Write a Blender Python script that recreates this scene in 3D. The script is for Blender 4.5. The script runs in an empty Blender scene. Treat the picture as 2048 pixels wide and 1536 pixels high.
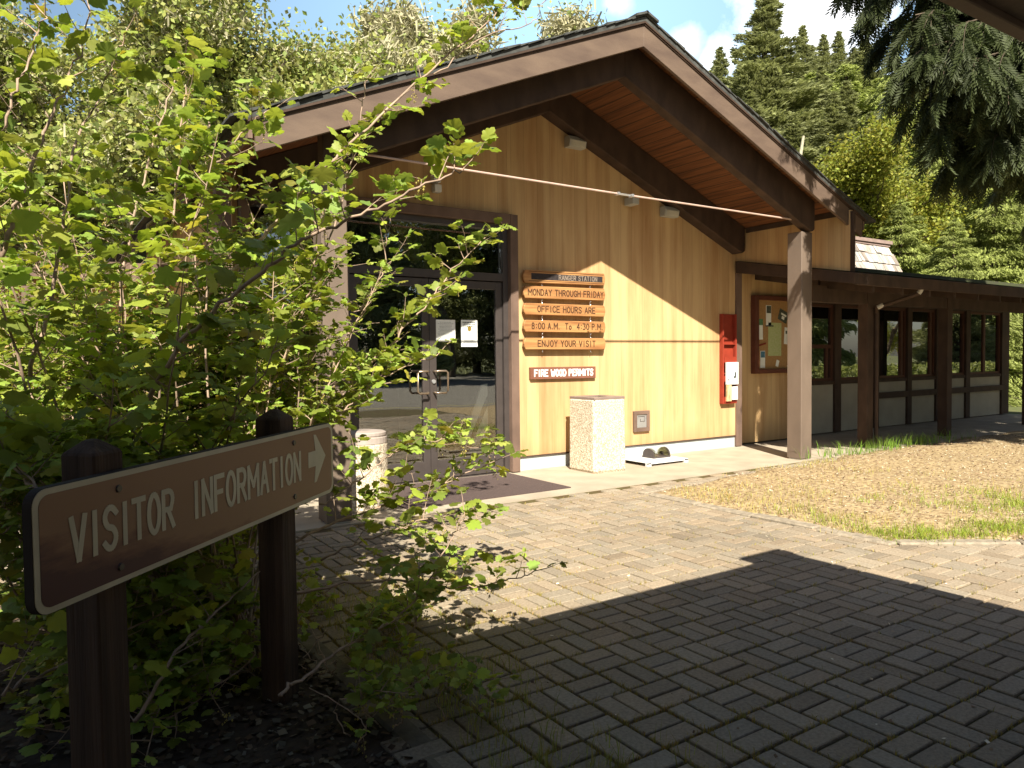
import bpy, math, random
import numpy as np
from mathutils import Matrix, Vector
random.seed(7); RG = np.random.default_rng(11)
S = bpy.context.scene; COL = S.collection; PI = math.pi

# ---------------------------------------------------------------- camera, sky, sun, exposure
CAMZ = 1.45; F, YAW, PITCH, ROLL = 1479.3, 0.58305, 0.03530, 0.01101
def cam_axes():
    cy, sy, cp, sp = math.cos(YAW), math.sin(YAW), math.cos(PITCH), math.sin(PITCH)
    f = np.array([sy*cp, cy*cp, -sp]); r = np.array([cy, -sy, 0.0]); d = np.cross(f, r)
    cr, sr = math.cos(ROLL), math.sin(ROLL)
    return cr*r + sr*d, -sr*r + cr*d, f
AR, AD, AF = cam_axes()
cd = bpy.data.cameras.new('camera'); cam = bpy.data.objects.new('camera', cd); COL.objects.link(cam); S.camera = cam
cd.sensor_width = 36; cd.lens = F/2048*36; cd.clip_start = 0.05; cd.clip_end = 2000
m = Matrix.Identity(4)
for i in range(3):
    m[i][0] = AR[i]; m[i][1] = -AD[i]; m[i][2] = -AF[i]
m[2][3] = CAMZ; cam.matrix_world = m
def at(px, py, d):
    "world point seen at photo pixel (2048 wide) at forward distance d"
    v = AF + AR*(px-1024)/F + AD*(py-768)/F
    return np.array([0, 0, CAMZ]) + v*d
def gxy(px, d):
    v = at(px, 690, d); return v[0], v[1]

SUNV = np.array([-0.525, -1.0, 1.06]); SUNV /= np.linalg.norm(SUNV)       # towards the sun
ELEV = math.asin(SUNV[2]); AZ = math.atan2(SUNV[0], SUNV[1])               # azimuth from +Y, clockwise
W = bpy.data.worlds.new('World'); S.world = W; W.use_nodes = True
nt = W.node_tree; bg = nt.nodes['Background']
sky = nt.nodes.new('ShaderNodeTexSky'); sky.sky_type = 'NISHITA'; sky.sun_disc = False
sky.sun_elevation = ELEV; sky.sun_rotation = AZ; sky.air_density = 1.0; sky.dust_density = 1.4; sky.ozone_density = 1.0
tc = nt.nodes.new('ShaderNodeTexCoord')
no = nt.nodes.new('ShaderNodeTexNoise'); no.inputs['Scale'].default_value = 7; no.inputs['Detail'].default_value = 8; no.inputs['Roughness'].default_value = .6
nt.links.new(tc.outputs['Generated'], no.inputs['Vector'])
def wm(op, a, b=None, c=None):
    n = nt.nodes.new('ShaderNodeMath'); n.operation = op
    for i, x in enumerate((a, b, c)):
        if x is None: continue
        if isinstance(x, (int, float)): n.inputs[i].default_value = x
        else: nt.links.new(x, n.inputs[i])
    return n.outputs[0]
tot = None
for (px, py, rad, amp) in ((1655, 20, .115, 1.0), (1370, 88, .03, .55), (1445, 120, .035, .7), (1240, -5, .03, .5), (1745, -60, .10, .9), (1620, 130, .06, .9)):
    c = at(px, py, 1) - np.array([0, 0, CAMZ]); c /= np.linalg.norm(c)
    dp = nt.nodes.new('ShaderNodeVectorMath'); dp.operation = 'DISTANCE'
    nt.links.new(tc.outputs['Generated'], dp.inputs[0]); dp.inputs[1].default_value = tuple(c)
    e = wm('SUBTRACT', 1.0, wm('DIVIDE', dp.outputs['Value'], rad))
    e = wm('ADD', e, wm('MULTIPLY', wm('SUBTRACT', no.outputs['Fac'], .5), 2.6))
    e = wm('MULTIPLY', wm('MINIMUM', wm('MAXIMUM', wm('MULTIPLY', e, 1.5), 0.0), 1.0), amp)
    tot = e if tot is None else wm('MAXIMUM', tot, e)
c = at(1150, 60, 1) - np.array([0, 0, CAMZ]); c /= np.linalg.norm(c)                # pale tint added to brighten the sky in the camera's direction
dp = nt.nodes.new('ShaderNodeVectorMath'); dp.operation = 'DISTANCE'; nt.links.new(tc.outputs['Generated'], dp.inputs[0]); dp.inputs[1].default_value = tuple(c)
vf = wm('MULTIPLY', wm('MAXIMUM', wm('SUBTRACT', 1.0, wm('DIVIDE', dp.outputs['Value'], .75)), 0.0), .68)
vm = nt.nodes.new('ShaderNodeMix'); vm.data_type = 'RGBA'; nt.links.new(vf, vm.inputs[0]); nt.links.new(sky.outputs[0], vm.inputs[6]); vm.inputs[7].default_value = (7.6, 12.2, 16.5, 1)
mx = nt.nodes.new('ShaderNodeMix'); mx.data_type = 'RGBA'
nt.links.new(tot, mx.inputs[0]); nt.links.new(vm.outputs[2], mx.inputs[6]); mx.inputs[7].default_value = (19, 19.2, 19.6, 1)
nt.links.new(mx.outputs[2], bg.inputs[0]); bg.inputs[1].default_value = 0.05
sl = bpy.data.lights.new('sun', 'SUN'); sl.energy = 5.0; sl.angle = math.radians(.5); sl.color = (1, .93, .79)
so = bpy.data.objects.new('sun', sl); COL.objects.link(so)
so.rotation_euler = Vector(SUNV).to_track_quat('Z', 'Y').to_euler(); so.location = (-10, -20, 25)
S.view_settings.view_transform = 'Standard'; S.view_settings.look = 'None'; S.view_settings.gamma = 1
S.view_settings.exposure = 1.25
S.cycles.max_bounces = 8; S.cycles.transparent_max_bounces = 16; S.cycles.sample_clamp_indirect = 6

# ---------------------------------------------------------------- materials
def M(name, col, rough=.8, var=.15, scale=6, stretch=(1, 1, 1), bump=0., bscale=None, spec=.3, col2=None, attr=False, metal=0., detail=6):
    mt = bpy.data.materials.new(name); mt.use_nodes = True; t = mt.node_tree; b = t.nodes['Principled BSDF']
    b.inputs['Roughness'].default_value = rough; b.inputs['Metallic'].default_value = metal
    b.inputs['Specular IOR Level'].default_value = spec
    co = t.nodes.new('ShaderNodeTexCoord'); mp = t.nodes.new('ShaderNodeMapping'); mp.inputs['Scale'].default_value = stretch
    t.links.new(co.outputs['Object'], mp.inputs[0])
    n = t.nodes.new('ShaderNodeTexNoise'); n.inputs['Scale'].default_value = scale; n.inputs['Detail'].default_value = detail
    t.links.new(mp.outputs[0], n.inputs['Vector'])
    r = t.nodes.new('ShaderNodeValToRGB'); c = np.array(col)
    lo = np.clip(c*(1-var), 0, 1); hi = np.clip(c*(1+var), 0, 1) if col2 is None else np.array(col2)
    if col2 is not None: lo = c
    r.color_ramp.elements[0].position = .32; r.color_ramp.elements[1].position = .68
    r.color_ramp.elements[0].color = (*lo, 1); r.color_ramp.elements[1].color = (*hi, 1)
    t.links.new(n.outputs['Fac'], r.inputs[0]); out = r.outputs[0]
    if attr:
        a = t.nodes.new('ShaderNodeAttribute'); a.attribute_name = 'tint'
        mm = t.nodes.new('ShaderNodeVectorMath'); mm.operation = 'MULTIPLY'
        t.links.new(out, mm.inputs[0]); t.links.new(a.outputs['Color'], mm.inputs[1]); out = mm.outputs[0]
    t.links.new(out, b.inputs['Base Color'])
    if bump:
        n2 = t.nodes.new('ShaderNodeTexNoise'); n2.inputs['Scale'].default_value = bscale or scale*4; n2.inputs['Detail'].default_value = 4
        t.links.new(mp.outputs[0], n2.inputs['Vector'])
        bp = t.nodes.new('ShaderNodeBump'); bp.inputs['Strength'].default_value = bump; bp.inputs['Distance'].default_value = .01
        t.links.new(n2.outputs['Fac'], bp.inputs['Height']); t.links.new(bp.outputs[0], b.inputs['Normal'])
    return mt
def leafmat(name, col, trans=(.3, .5, .05), tw=.45, rough=.5, spec=.3):
    mt = bpy.data.materials.new(name); mt.use_nodes = True; t = mt.node_tree; b = t.nodes['Principled BSDF']
    b.inputs['Roughness'].default_value = rough; b.inputs['Specular IOR Level'].default_value = spec
    a = t.nodes.new('ShaderNodeAttribute'); a.attribute_name = 'tint'
    def mul(c):
        mm = t.nodes.new('ShaderNodeVectorMath'); mm.operation = 'MULTIPLY'; mm.inputs[0].default_value = c
        t.links.new(a.outputs['Color'], mm.inputs[1]); return mm.outputs[0]
    t.links.new(mul(col), b.inputs['Base Color'])
    tr = t.nodes.new('ShaderNodeBsdfTranslucent'); t.links.new(mul(trans), tr.inputs[0])
    mixs = t.nodes.new('ShaderNodeMixShader'); mixs.inputs[0].default_value = tw
    t.links.new(b.outputs[0], mixs.inputs[1]); t.links.new(tr.outputs[0], mixs.inputs[2])
    t.links.new(mixs.outputs[0], t.nodes['Material Output'].inputs[0]); return mt
def glassmat(name, tint, refl=.12):
    mt = bpy.data.materials.new(name); mt.use_nodes = True; t = mt.node_tree
    t.nodes.remove(t.nodes['Principled BSDF'])
    tr = t.nodes.new('ShaderNodeBsdfTransparent'); tr.inputs[0].default_value = (*tint, 1)
    gl = t.nodes.new('ShaderNodeBsdfGlossy'); gl.inputs['Roughness'].default_value = .0; gl.inputs[0].default_value = (1, 1, 1, 1)
    fr = t.nodes.new('ShaderNodeFresnel'); fr.inputs[0].default_value = 1.55
    mp = t.nodes.new('ShaderNodeMath'); mp.operation = 'MULTIPLY_ADD'; mp.inputs[1].default_value = 1.6; mp.inputs[2].default_value = refl-.06
    t.links.new(fr.outputs[0], mp.inputs[0])
    no = t.nodes.new('ShaderNodeTexNoise'); no.inputs['Scale'].default_value = 1.3; co = t.nodes.new('ShaderNodeTexCoord'); t.links.new(co.outputs['Object'], no.inputs[0])
    bp = t.nodes.new('ShaderNodeBump'); bp.inputs['Strength'].default_value = .03; bp.inputs['Distance'].default_value = .05
    t.links.new(no.outputs['Fac'], bp.inputs['Height']); t.links.new(bp.outputs[0], gl.inputs['Normal'])
    mx = t.nodes.new('ShaderNodeMixShader'); t.links.new(mp.outputs[0], mx.inputs[0])
    t.links.new(tr.outputs[0], mx.inputs[1]); t.links.new(gl.outputs[0], mx.inputs[2])
    t.links.new(mx.outputs[0], t.nodes['Material Output'].inputs[0]); return mt
def sidingmat(name, base, dark, groove_axis='X'):
    mt = bpy.data.materials.new(name); mt.use_nodes = True; t = mt.node_tree; b = t.nodes['Principled BSDF']
    b.inputs['Roughness'].default_value = .75; b.inputs['Specular IOR Level'].default_value = .2
    co = t.nodes.new('ShaderNodeTexCoord')
    def noise(sc, scale, det=5, ro=.55):
        mp = t.nodes.new('ShaderNodeMapping'); mp.inputs['Scale'].default_value = sc; t.links.new(co.outputs['Object'], mp.inputs[0])
        n = t.nodes.new('ShaderNodeTexNoise'); n.inputs['Scale'].default_value = scale; n.inputs['Detail'].default_value = det; n.inputs['Roughness'].default_value = ro
        t.links.new(mp.outputs[0], n.inputs[0]); return n.outputs['Fac']
    a = noise((1, 1, .05), 7); c = noise((1, 1, .012), 45, 3, .7); d = noise((1, 1, .16), 2.2, 6, .65)
    r1 = t.nodes.new('ShaderNodeValToRGB'); e = r1.color_ramp.elements; e[0].position = .36; e[1].position = .62
    e[0].color = (*dark, 1); e[1].color = (*base, 1)
    ad = t.nodes.new('ShaderNodeMath'); ad.operation = 'MULTIPLY_ADD'; ad.inputs[1].default_value = .45; t.links.new(a, ad.inputs[0])
    m2 = t.nodes.new('ShaderNodeMath'); m2.operation = 'MULTIPLY_ADD'; m2.inputs[1].default_value = .12; t.links.new(c, m2.inputs[0])
    m3 = t.nodes.new('ShaderNodeMath'); m3.operation = 'MULTIPLY'; m3.inputs[1].default_value = .52; t.links.new(d, m3.inputs[0])
    t.links.new(m3.outputs[0], m2.inputs[2]); t.links.new(m2.outputs[0], ad.inputs[2]); t.links.new(ad.outputs[0], r1.inputs[0])
    sx = t.nodes.new('ShaderNodeSeparateXYZ'); t.links.new(co.outputs['Object'], sx.inputs[0])
    def mth(op, p_, q_=None, r_=None):
        n = t.nodes.new('ShaderNodeMath'); n.operation = op
        for i_, x_ in enumerate((p_, q_, r_)):
            if x_ is None: continue
            if isinstance(x_, (int, float)): n.inputs[i_].default_value = x_
            else: t.links.new(x_, n.inputs[i_])
        return n.outputs[0]
    xy = mth('ADD', sx.outputs[0], sx.outputs[1]); fr_ = mth('FRACT', mth('MULTIPLY', xy, 4.92)); seam = mth('MULTIPLY', mth('LESS_THAN', fr_, .03), .24)
    bid = t.nodes.new('ShaderNodeTexWhiteNoise'); bid.noise_dimensions = '1D'; t.links.new(mth('FLOOR', mth('MULTIPLY', xy, 4.92)), bid.inputs['W'])
    splash = mth('MULTIPLY', mth('MAXIMUM', mth('SUBTRACT', mth('MULTIPLY', d, .75), mth('MULTIPLY', sx.outputs[2], .9)), 0.0), .9)
    fac = mth('MULTIPLY', mth('SUBTRACT', 1.0, mth('MAXIMUM', seam, splash)), mth('MULTIPLY_ADD', bid.outputs['Value'], .10, .92))
    vm_ = t.nodes.new('ShaderNodeVectorMath'); vm_.operation = 'SCALE'; t.links.new(r1.outputs[0], vm_.inputs[0]); t.links.new(fac, vm_.inputs['Scale'])
    t.links.new(vm_.outputs[0], b.inputs['Base Color'])
    bp = t.nodes.new('ShaderNodeBump'); bp.inputs['Strength'].default_value = .35; bp.inputs['Distance'].default_value = .004
    t.links.new(c, bp.inputs['Height']); t.links.new(bp.outputs[0], b.inputs['Normal']); return mt
siding = sidingmat('tan_siding', (.60, .415, .21), (.37, .20, .085))
brown = M('brown_paint', (.145, .095, .072), .7, .22, 5, (1, 1, .5), .15, 40)
brownd = M('dark_brown_stain', (.058, .036, .025), .75, .25, 6, (1, 1, .5), .15, 40)
fasciam = M('brown_fascia', (.10, .068, .052), .7, .16, 2.2, (1, 1, 3), col2=(.150, .105, .076), bump=.12, bscale=60) if True else M('x', (.135, .092, .070), .7, .16, 2.5, (1, 1, 1), .12, 60)
soffitm = M('cedar_soffit', (.20, .080, .030), .6, .3, 5, (6, .25, 6), .1, col2=(.095, .038, .016))
shing = M('roof_shingle', (.06, .062, .058), .9, .4, 9, (1, 1, 1), .5, 40)
shake = M('weathered_shake', (.38, .345, .31), .9, .35, 12, (1, .3, .3), .4, 40, attr=True)
bronze = M('bronze_frame', (.055, .045, .042), .4, .1, 8, spec=.5)
bronzehi = M('bronze_handle', (.42, .33, .24), .3, .1, 8, metal=.8)
concrete = M('slab_concrete', (.37, .315, .24), .9, .12, 3, (1, 1, 1), .2, 90)
plinthm = M('plinth_concrete', (.40, .44, .46), .85, .10, 4, (1, 1, .4), .15, 60)
cream = M('cream_panel', (.34, .315, .25), .8, .08, 3)
glass = glassmat('door_glass', (.92, .94, .92), .15)
glassw = glassmat('window_glass', (.5, .52, .5), .35)
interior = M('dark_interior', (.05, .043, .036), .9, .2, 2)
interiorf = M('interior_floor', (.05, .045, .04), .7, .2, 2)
pale = M('sun_patch_pale', (.8, .8, .76), .8, .05)
matm = M('door_mat', (.085, .06, .055), .95, .2, 60, bump=.5, bscale=300)
paverm = M('paver', (.235, .19, .135), .9, .18, 70, bump=.35, bscale=190, attr=True, col2=(.345, .285, .21))
sandm = M('joint_sand', (.085, .052, .024), .95, .3, 9, col2=(.10, .09, .028), bump=.6)
kerbm = M('kerb_stone', (.28, .235, .175), .95, .25, 18, bump=.6, bscale=60)
mulchm = M('bark_mulch', (.20, .13, .065), .95, .3, 22, col2=(.46, .36, .20), bump=.8, bscale=70)
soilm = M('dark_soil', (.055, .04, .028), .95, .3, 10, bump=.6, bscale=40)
chipm = M('bark_chips', (.6, .6, .6), .9, .1, attr=True)
grassg = M('lawn', (.07, .10, .028), .95, .4, 3, col2=(.13, .115, .05), bump=.5)
asphalt = M('asphalt', (.20, .18, .15), .9, .12, 2, bump=.3, bscale=120)
yellowp = M('yellow_paint', (.5, .42, .12), .8, .1)
whitep = M('white_paint', (.7, .7, .68), .7, .05)
paperm = M('paper', (.78, .80, .76), .8, .03)
inkm = M('ink', (.06, .07, .07), .8, .05)
plankm = M('routed_cedar', (.27, .115, .042), .6, .3, 5, (.35, 6, 6), .25, 30, col2=(.47, .25, .095))
routm = M('routed_letter', (.06, .026, .012), .8, .1)
signwhite = M('sign_white', (.52, .46, .33), .6, .10, 9)
redm = M('red_rack', (.27, .036, .018), .55, .15, 6)
corkm = M('cork', (.36, .21, .085), .9, .12, 40)
aggm = M('exposed_aggregate', (.34, .26, .17), .9, .5, 60, col2=(.80, .72, .58), bump=1.0, bscale=80, detail=2)
metal = M('galvanised', (.55, .56, .57), .35, .1, 9, metal=.7)
greybox = M('grey_plastic', (.42, .42, .38), .5, .06)
barkm = M('bark', (.11, .085, .06), .95, .4, 14, (1, 1, .3), .8, 30)
barklight = M('lichen_bark', (.40, .37, .27), .95, .3, 20, (1, 1, .4), .5, 30)
stemm = M('shrub_stem', (.33, .235, .17), .7, .3, 20, (1, 1, 1), .3, 40)
postw = M('weathered_post', (.062, .038, .026), .85, .45, 4, (6, 6, .25), .6, 20)
shrubleaf = leafmat('shrub_leaf', (.25, .33, .06), (.48, .58, .06), .36, .5, .25)
berry = leafmat('flower_bud', (.42, .35, .09), (.4, .3, .05), .25)
bgleaf = leafmat('broad_leaf', (.30, .33, .10), (.42, .46, .12), .35, .6)
mapleleaf = leafmat('maple_leaf', (.27, .29, .05), (.40, .40, .05), .4, .6)
lichen = leafmat('pale_lichen_twig_tufts', (.50, .47, .30), (.40, .38, .22), .3, .8)
needle = leafmat('fir_needle', (.27, .29, .125), (.30, .32, .12), .3, .7)
needle2 = leafmat('hemlock_needle', (.27, .31, .085), (.32, .38, .085), .3, .65)
cedarleaf = leafmat('cedar_spray', (.052, .068, .022), (.06, .085, .022), .2, .6)
grassm = leafmat('grass_blade', (.22, .28, .06), (.30, .36, .06), .35, .6)
drygrass = leafmat('dry_weed', (.42, .36, .12), (.4, .34, .10), .3, .7)

# ---------------------------------------------------------------- builders
class MB:
    def __init__(s): s.v = []; s.f = []
    def add(s, vs, fs):
        n = len(s.v); s.v += [tuple(map(float, x)) for x in vs]; s.f += [tuple(n+i for i in f) for f in fs]; return s
    def box(s, x0, x1, y0, y1, z0, z1, R=None, o=None):
        vs = [(x, y, z) for z in (z0, z1) for y in (y0, y1) for x in (x0, x1)]
        if R is not None: vs = [tuple(R @ np.array(v) + o) for v in vs]
        return s.add(vs, [(0, 2, 3, 1), (4, 5, 7, 6), (0, 1, 5, 4), (2, 6, 7, 3), (0, 4, 6, 2), (1, 3, 7, 5)])
    def prism(s, poly, d):
        n = len(poly); d = np.array(d); vs = [np.array(p, float) for p in poly]; vs += [p+d for p in vs]
        fs = [tuple(range(n-1, -1, -1)), tuple(range(n, 2*n))] + [(i, (i+1) % n, n+(i+1) % n, n+i) for i in range(n)]
        return s.add(vs, fs)
    def prismY(s, pts, y0, y1): return s.prism([(x, y0, z) for x, z in pts], (0, y1-y0, 0))
    def prismX(s, pts, x0, x1): return s.prism([(x0, y, z) for y, z in pts], (x1-x0, 0, 0))
    def prismZ(s, pts, z0, z1): return s.prism([(x, y, z0) for x, y in pts], (0, 0, z1-z0))
    def tube(s, pts, r0, r1=None, k=6, cap=True):
        pts = [np.array(p, float) for p in pts]; n = len(pts); r1 = r0 if r1 is None else r1; base = len(s.v)
        for i, p in enumerate(pts):
            t = pts[min(i+1, n-1)] - pts[max(i-1, 0)]; t /= (np.linalg.norm(t)+1e-9)
            a = np.array([0, 0, 1.]) if abs(t[2]) < .9 else np.array([1., 0, 0])
            u = np.cross(t, a); u /= np.linalg.norm(u); w = np.cross(t, u)
            r = r0+(r1-r0)*i/(n-1) if not hasattr(r0, '__len__') else r0[i]
            for j in range(k):
                q = p + r*(math.cos(2*PI*j/k)*u + math.sin(2*PI*j/k)*w); s.v.append(tuple(q))
        for i in range(n-1):
            for j in range(k):
                a = base+i*k+j; b = base+i*k+(j+1) % k; s.f.append((a, b, b+k, a+k))
        if cap: s.f.append(tuple(base+j for j in range(k-1, -1, -1))); s.f.append(tuple(base+(n-1)*k+j for j in range(k)))
        return s
    def lathe(s, c, prof, k=24):
        base = len(s.v); n = len(prof)
        for r, z in prof:
            for j in range(k): s.v.append((c[0]+r*math.cos(2*PI*j/k), c[1]+r*math.sin(2*PI*j/k), c[2]+z))
        for i in range(n-1):
            for j in range(k):
                a = base+i*k+j; b = base+i*k+(j+1) % k; s.f.append((a, b, b+k, a+k))
        s.f.append(tuple(base+j for j in range(k-1, -1, -1))); s.f.append(tuple(base+(n-1)*k+j for j in range(k)))
        return s
    def build(s, name, mt, parent=None, bevel=0, smooth=False):
        me = bpy.data.meshes.new(name); me.from_pydata(s.v, [], s.f); me.materials.append(mt)
        import bmesh
        bm = bmesh.new(); bm.from_mesh(me); bmesh.ops.recalc_face_normals(bm, faces=bm.faces); bm.to_mesh(me); bm.free()
        if smooth: me.polygons.foreach_set('use_smooth', [True]*len(me.polygons))
        return link(name, me, parent, bevel)
def link(name, me, parent=None, bevel=0):
    o = bpy.data.objects.new(name, me); COL.objects.link(o)
    if parent is not None:
        o.parent = parent; o.matrix_parent_inverse = Matrix.Translation(-base_of(parent))
    if bevel:
        b = o.modifiers.new('bevel', 'BEVEL'); b.width = bevel; b.segments = 1; b.limit_method = 'ANGLE'
    return o
def base_of(o):
    return Vector(o.location) if o.parent is None else Vector((0, 0, 0))
def tag(o, label=None, cat=None, group=None, kind=None):
    if label: o['label'] = label
    if cat: o['category'] = cat
    if group: o['group'] = group
    if kind: o['kind'] = kind
    return o
def thing(name, loc, label, cat, group=None):
    o = bpy.data.objects.new(name, None); COL.objects.link(o); o.location = loc; o.empty_display_size = .2
    return tag(o, label, cat, group)
def struct(o): return tag(o, kind='structure')
def copy_tree(o, loc, rz, scale=1, label=None, group=None):
    r = o.copy(); COL.objects.link(r); r.location = loc; r.rotation_euler = (0, 0, rz)
    r.scale = (scale,)*3 if isinstance(scale, (int, float)) else scale
    if label: r['label'] = label
    if group: r['group'] = group
    for ch in list(o.children):
        c = ch.copy(); COL.objects.link(c); c.parent = r
        for g in ch.children:
            d = g.copy(); COL.objects.link(d); d.parent = c
    return r
def npmesh(name, V, Fc, mt, parent=None, tint=None, smooth=False):
    V = np.asarray(V, np.float32); Fc = np.asarray(Fc, np.int32); n, k = Fc.shape
    me = bpy.data.meshes.new(name); me.vertices.add(len(V)); me.vertices.foreach_set('co', V.ravel())
    me.loops.add(n*k); me.loops.foreach_set('vertex_index', Fc.ravel())
    me.polygons.add(n); me.polygons.foreach_set('loop_start', np.arange(n, dtype=np.int32)*k)
    try: me.polygons.foreach_set('loop_total', np.full(n, k, np.int32))
    except Exception: pass
    me.polygons.foreach_set('use_smooth', np.full(n, bool(smooth)))
    me.update(calc_edges=True)
    if tint is not None:
        a = me.attributes.new('tint', 'FLOAT_COLOR', 'POINT'); t = np.ones((len(V), 4), np.float32); t[:, :3] = tint
        a.data.foreach_set('color', t.ravel())
    me.materials.append(mt); return link(name, me, parent)
def scatter(T, TF, P, X, Y, Z, s):
    "instances template verts T with faces TF at points P with axes X,Y,Z and scale s"
    n = len(P); T = np.asarray(T, float); k = len(T); s = np.asarray(s).reshape(-1, 1, 1)
    V = P[:, None, :] + s*(T[None, :, 0:1]*X[:, None, :] + T[None, :, 1:2]*Y[:, None, :] + T[None, :, 2:3]*Z[:, None, :])
    Fa = (np.asarray(TF)[None] + (np.arange(n)*k)[:, None, None]).reshape(-1, len(TF[0]))
    return V.reshape(-1, 3), Fa
def norm(a): return a/(np.linalg.norm(a, axis=-1, keepdims=True)+1e-9)
def frames(D, N):
    "orthonormal frames: Y along D, Z close to N"
    Yv = norm(D); X = norm(np.cross(Yv, N)); Z = np.cross(X, Yv); return X, Yv, Z
def text(body, size, origin, xdir, mt, parent, name='lettering', depth=.002, xs=1., bold=0., up=(0, 0, 1), align='CENTER', space=1., fit=None):
    cu = bpy.data.curves.new(name, 'FONT'); cu.body = body; cu.size = size; cu.extrude = depth; cu.offset = bold; cu.align_x = align; cu.space_character = space
    cu.resolution_u = 4
    o = bpy.data.objects.new('tmp', cu); COL.objects.link(o)
    dg = bpy.context.evaluated_depsgraph_get(); me = bpy.data.meshes.new_from_object(o.evaluated_get(dg)); bpy.data.objects.remove(o)
    X = np.array(xdir, float); U = np.array(up, float); N = np.cross(X, U); n = len(me.vertices); c = np.empty(n*3, np.float32); me.vertices.foreach_get('co', c); c = c.reshape(-1, 3)
    if fit: xs = fit/(c[:, 0].max()-c[:, 0].min()); c[:, 0] -= (c[:, 0].max()+c[:, 0].min())/2
    W_ = np.array(origin) + (c[:, 0:1]*xs)*X + c[:, 1:2]*U + c[:, 2:3]*N
    me.vertices.foreach_set('co', W_.astype(np.float32).ravel()); me.update(); me.materials.clear(); me.materials.append(mt); me.name = name
    return link(name, me, parent)

GL = {'A': [[(0, 0), (.5, 1), (1, 0)], [(.2, .36), (.8, .36)]], 'B': [[(0, 0), (0, 1), (.7, 1), (.9, .8), (.7, .54), (0, .54)], [(.7, .54), (1, .3), (.75, 0), (0, 0)]],
 'C': [[(1, .85), (.7, 1), (.3, 1), (0, .7), (0, .3), (.3, 0), (.7, 0), (1, .15)]], 'D': [[(0, 0), (0, 1), (.6, 1), (1, .65), (1, .35), (.6, 0), (0, 0)]],
 'E': [[(1, 1), (0, 1), (0, 0), (1, 0)], [(0, .52), (.8, .52)]], 'F': [[(1, 1), (0, 1), (0, 0)], [(0, .52), (.8, .52)]],
 'G': [[(1, .85), (.7, 1), (.3, 1), (0, .7), (0, .3), (.3, 0), (.75, 0), (1, .2), (1, .46), (.6, .46)]], 'H': [[(0, 0), (0, 1)], [(1, 0), (1, 1)], [(0, .52), (1, .52)]],
 'I': [[(.5, 0), (.5, 1)]], 'J': [[(.9, 1), (.9, .25), (.6, 0), (.3, 0), (0, .25)]], 'L': [[(0, 1), (0, 0), (1, 0)]], 'M': [[(0, 0), (0, 1), (.5, .35), (1, 1), (1, 0)]], 'N': [[(0, 0), (0, 1), (1, 0), (1, 1)]],
 'O': [[(.3, 0), (0, .3), (0, .7), (.3, 1), (.7, 1), (1, .7), (1, .3), (.7, 0), (.3, 0)]], 'P': [[(0, 0), (0, 1), (.75, 1), (1, .78), (.75, .5), (0, .5)]],
 'R': [[(0, 0), (0, 1), (.75, 1), (1, .78), (.75, .5), (0, .5)], [(.45, .5), (1, 0)]], 'S': [[(1, .85), (.7, 1), (.3, 1), (0, .78), (.25, .54), (.75, .48), (1, .24), (.7, 0), (.3, 0), (0, .15)]],
 'T': [[(0, 1), (1, 1)], [(.5, 1), (.5, 0)]], 'U': [[(0, 1), (0, .3), (.3, 0), (.7, 0), (1, .3), (1, 1)]], 'V': [[(0, 1), (.5, 0), (1, 1)]], 'W': [[(0, 1), (.25, 0), (.5, .65), (.75, 0), (1, 1)]], 'Y': [[(0, 1), (.5, .5), (1, 1)], [(.5, .5), (.5, 0)]],
 '0': [[(.3, 0), (0, .3), (0, .7), (.3, 1), (.7, 1), (1, .7), (1, .3), (.7, 0), (.3, 0)]], '3': [[(0, 1), (1, 1), (.5, .58), (.9, .4), (.9, .15), (.6, 0), (0, .05)]], '4': [[(.75, 0), (.75, 1), (0, .3), (1, .3)]],
 '8': [[(.3, .54), (.08, .75), (.3, 1), (.7, 1), (.92, .75), (.7, .54), (.3, .54), (0, .27), (.3, 0), (.7, 0), (1, .27), (.7, .54)]], '.': [[(.4, 0), (.4, .06)]], ':': [[(.5, .18), (.5, .25)], [(.5, .72), (.5, .79)]], 'o': [[(.25, 0), (.1, .2), (.1, .4), (.3, .58), (.7, .58), (.9, .4), (.9, .2), (.7, 0), (.25, 0)]]}
def _chaikin(p, n=2):
    for _ in range(n):
        q = [p[0]] if p[0] != p[-1] else []
        for a, b_ in zip(p[:-1], p[1:]): q += [(a[0]*.75+b_[0]*.25, a[1]*.75+b_[1]*.25), (a[0]*.25+b_[0]*.75, a[1]*.25+b_[1]*.75)]
        if p[0] != p[-1]: q.append(p[-1])
        else: q.append(q[0])
        p = q
    return p
for _c in 'BCDGJOPRSU0389o':
    if _c in GL: GL[_c] = [(_chaikin(l) if len(l) > 3 and not (_c in 'BDPR' and len(l) < 8) else l) for l in GL[_c]]
for _c in 'BDPR':
    a_ = GL[_c][0]; GL[_c][0] = a_[:2]+_chaikin(a_[1:-1] if _c != 'B' else a_[1:])+([a_[-1]] if _c != 'B' else [])
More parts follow.
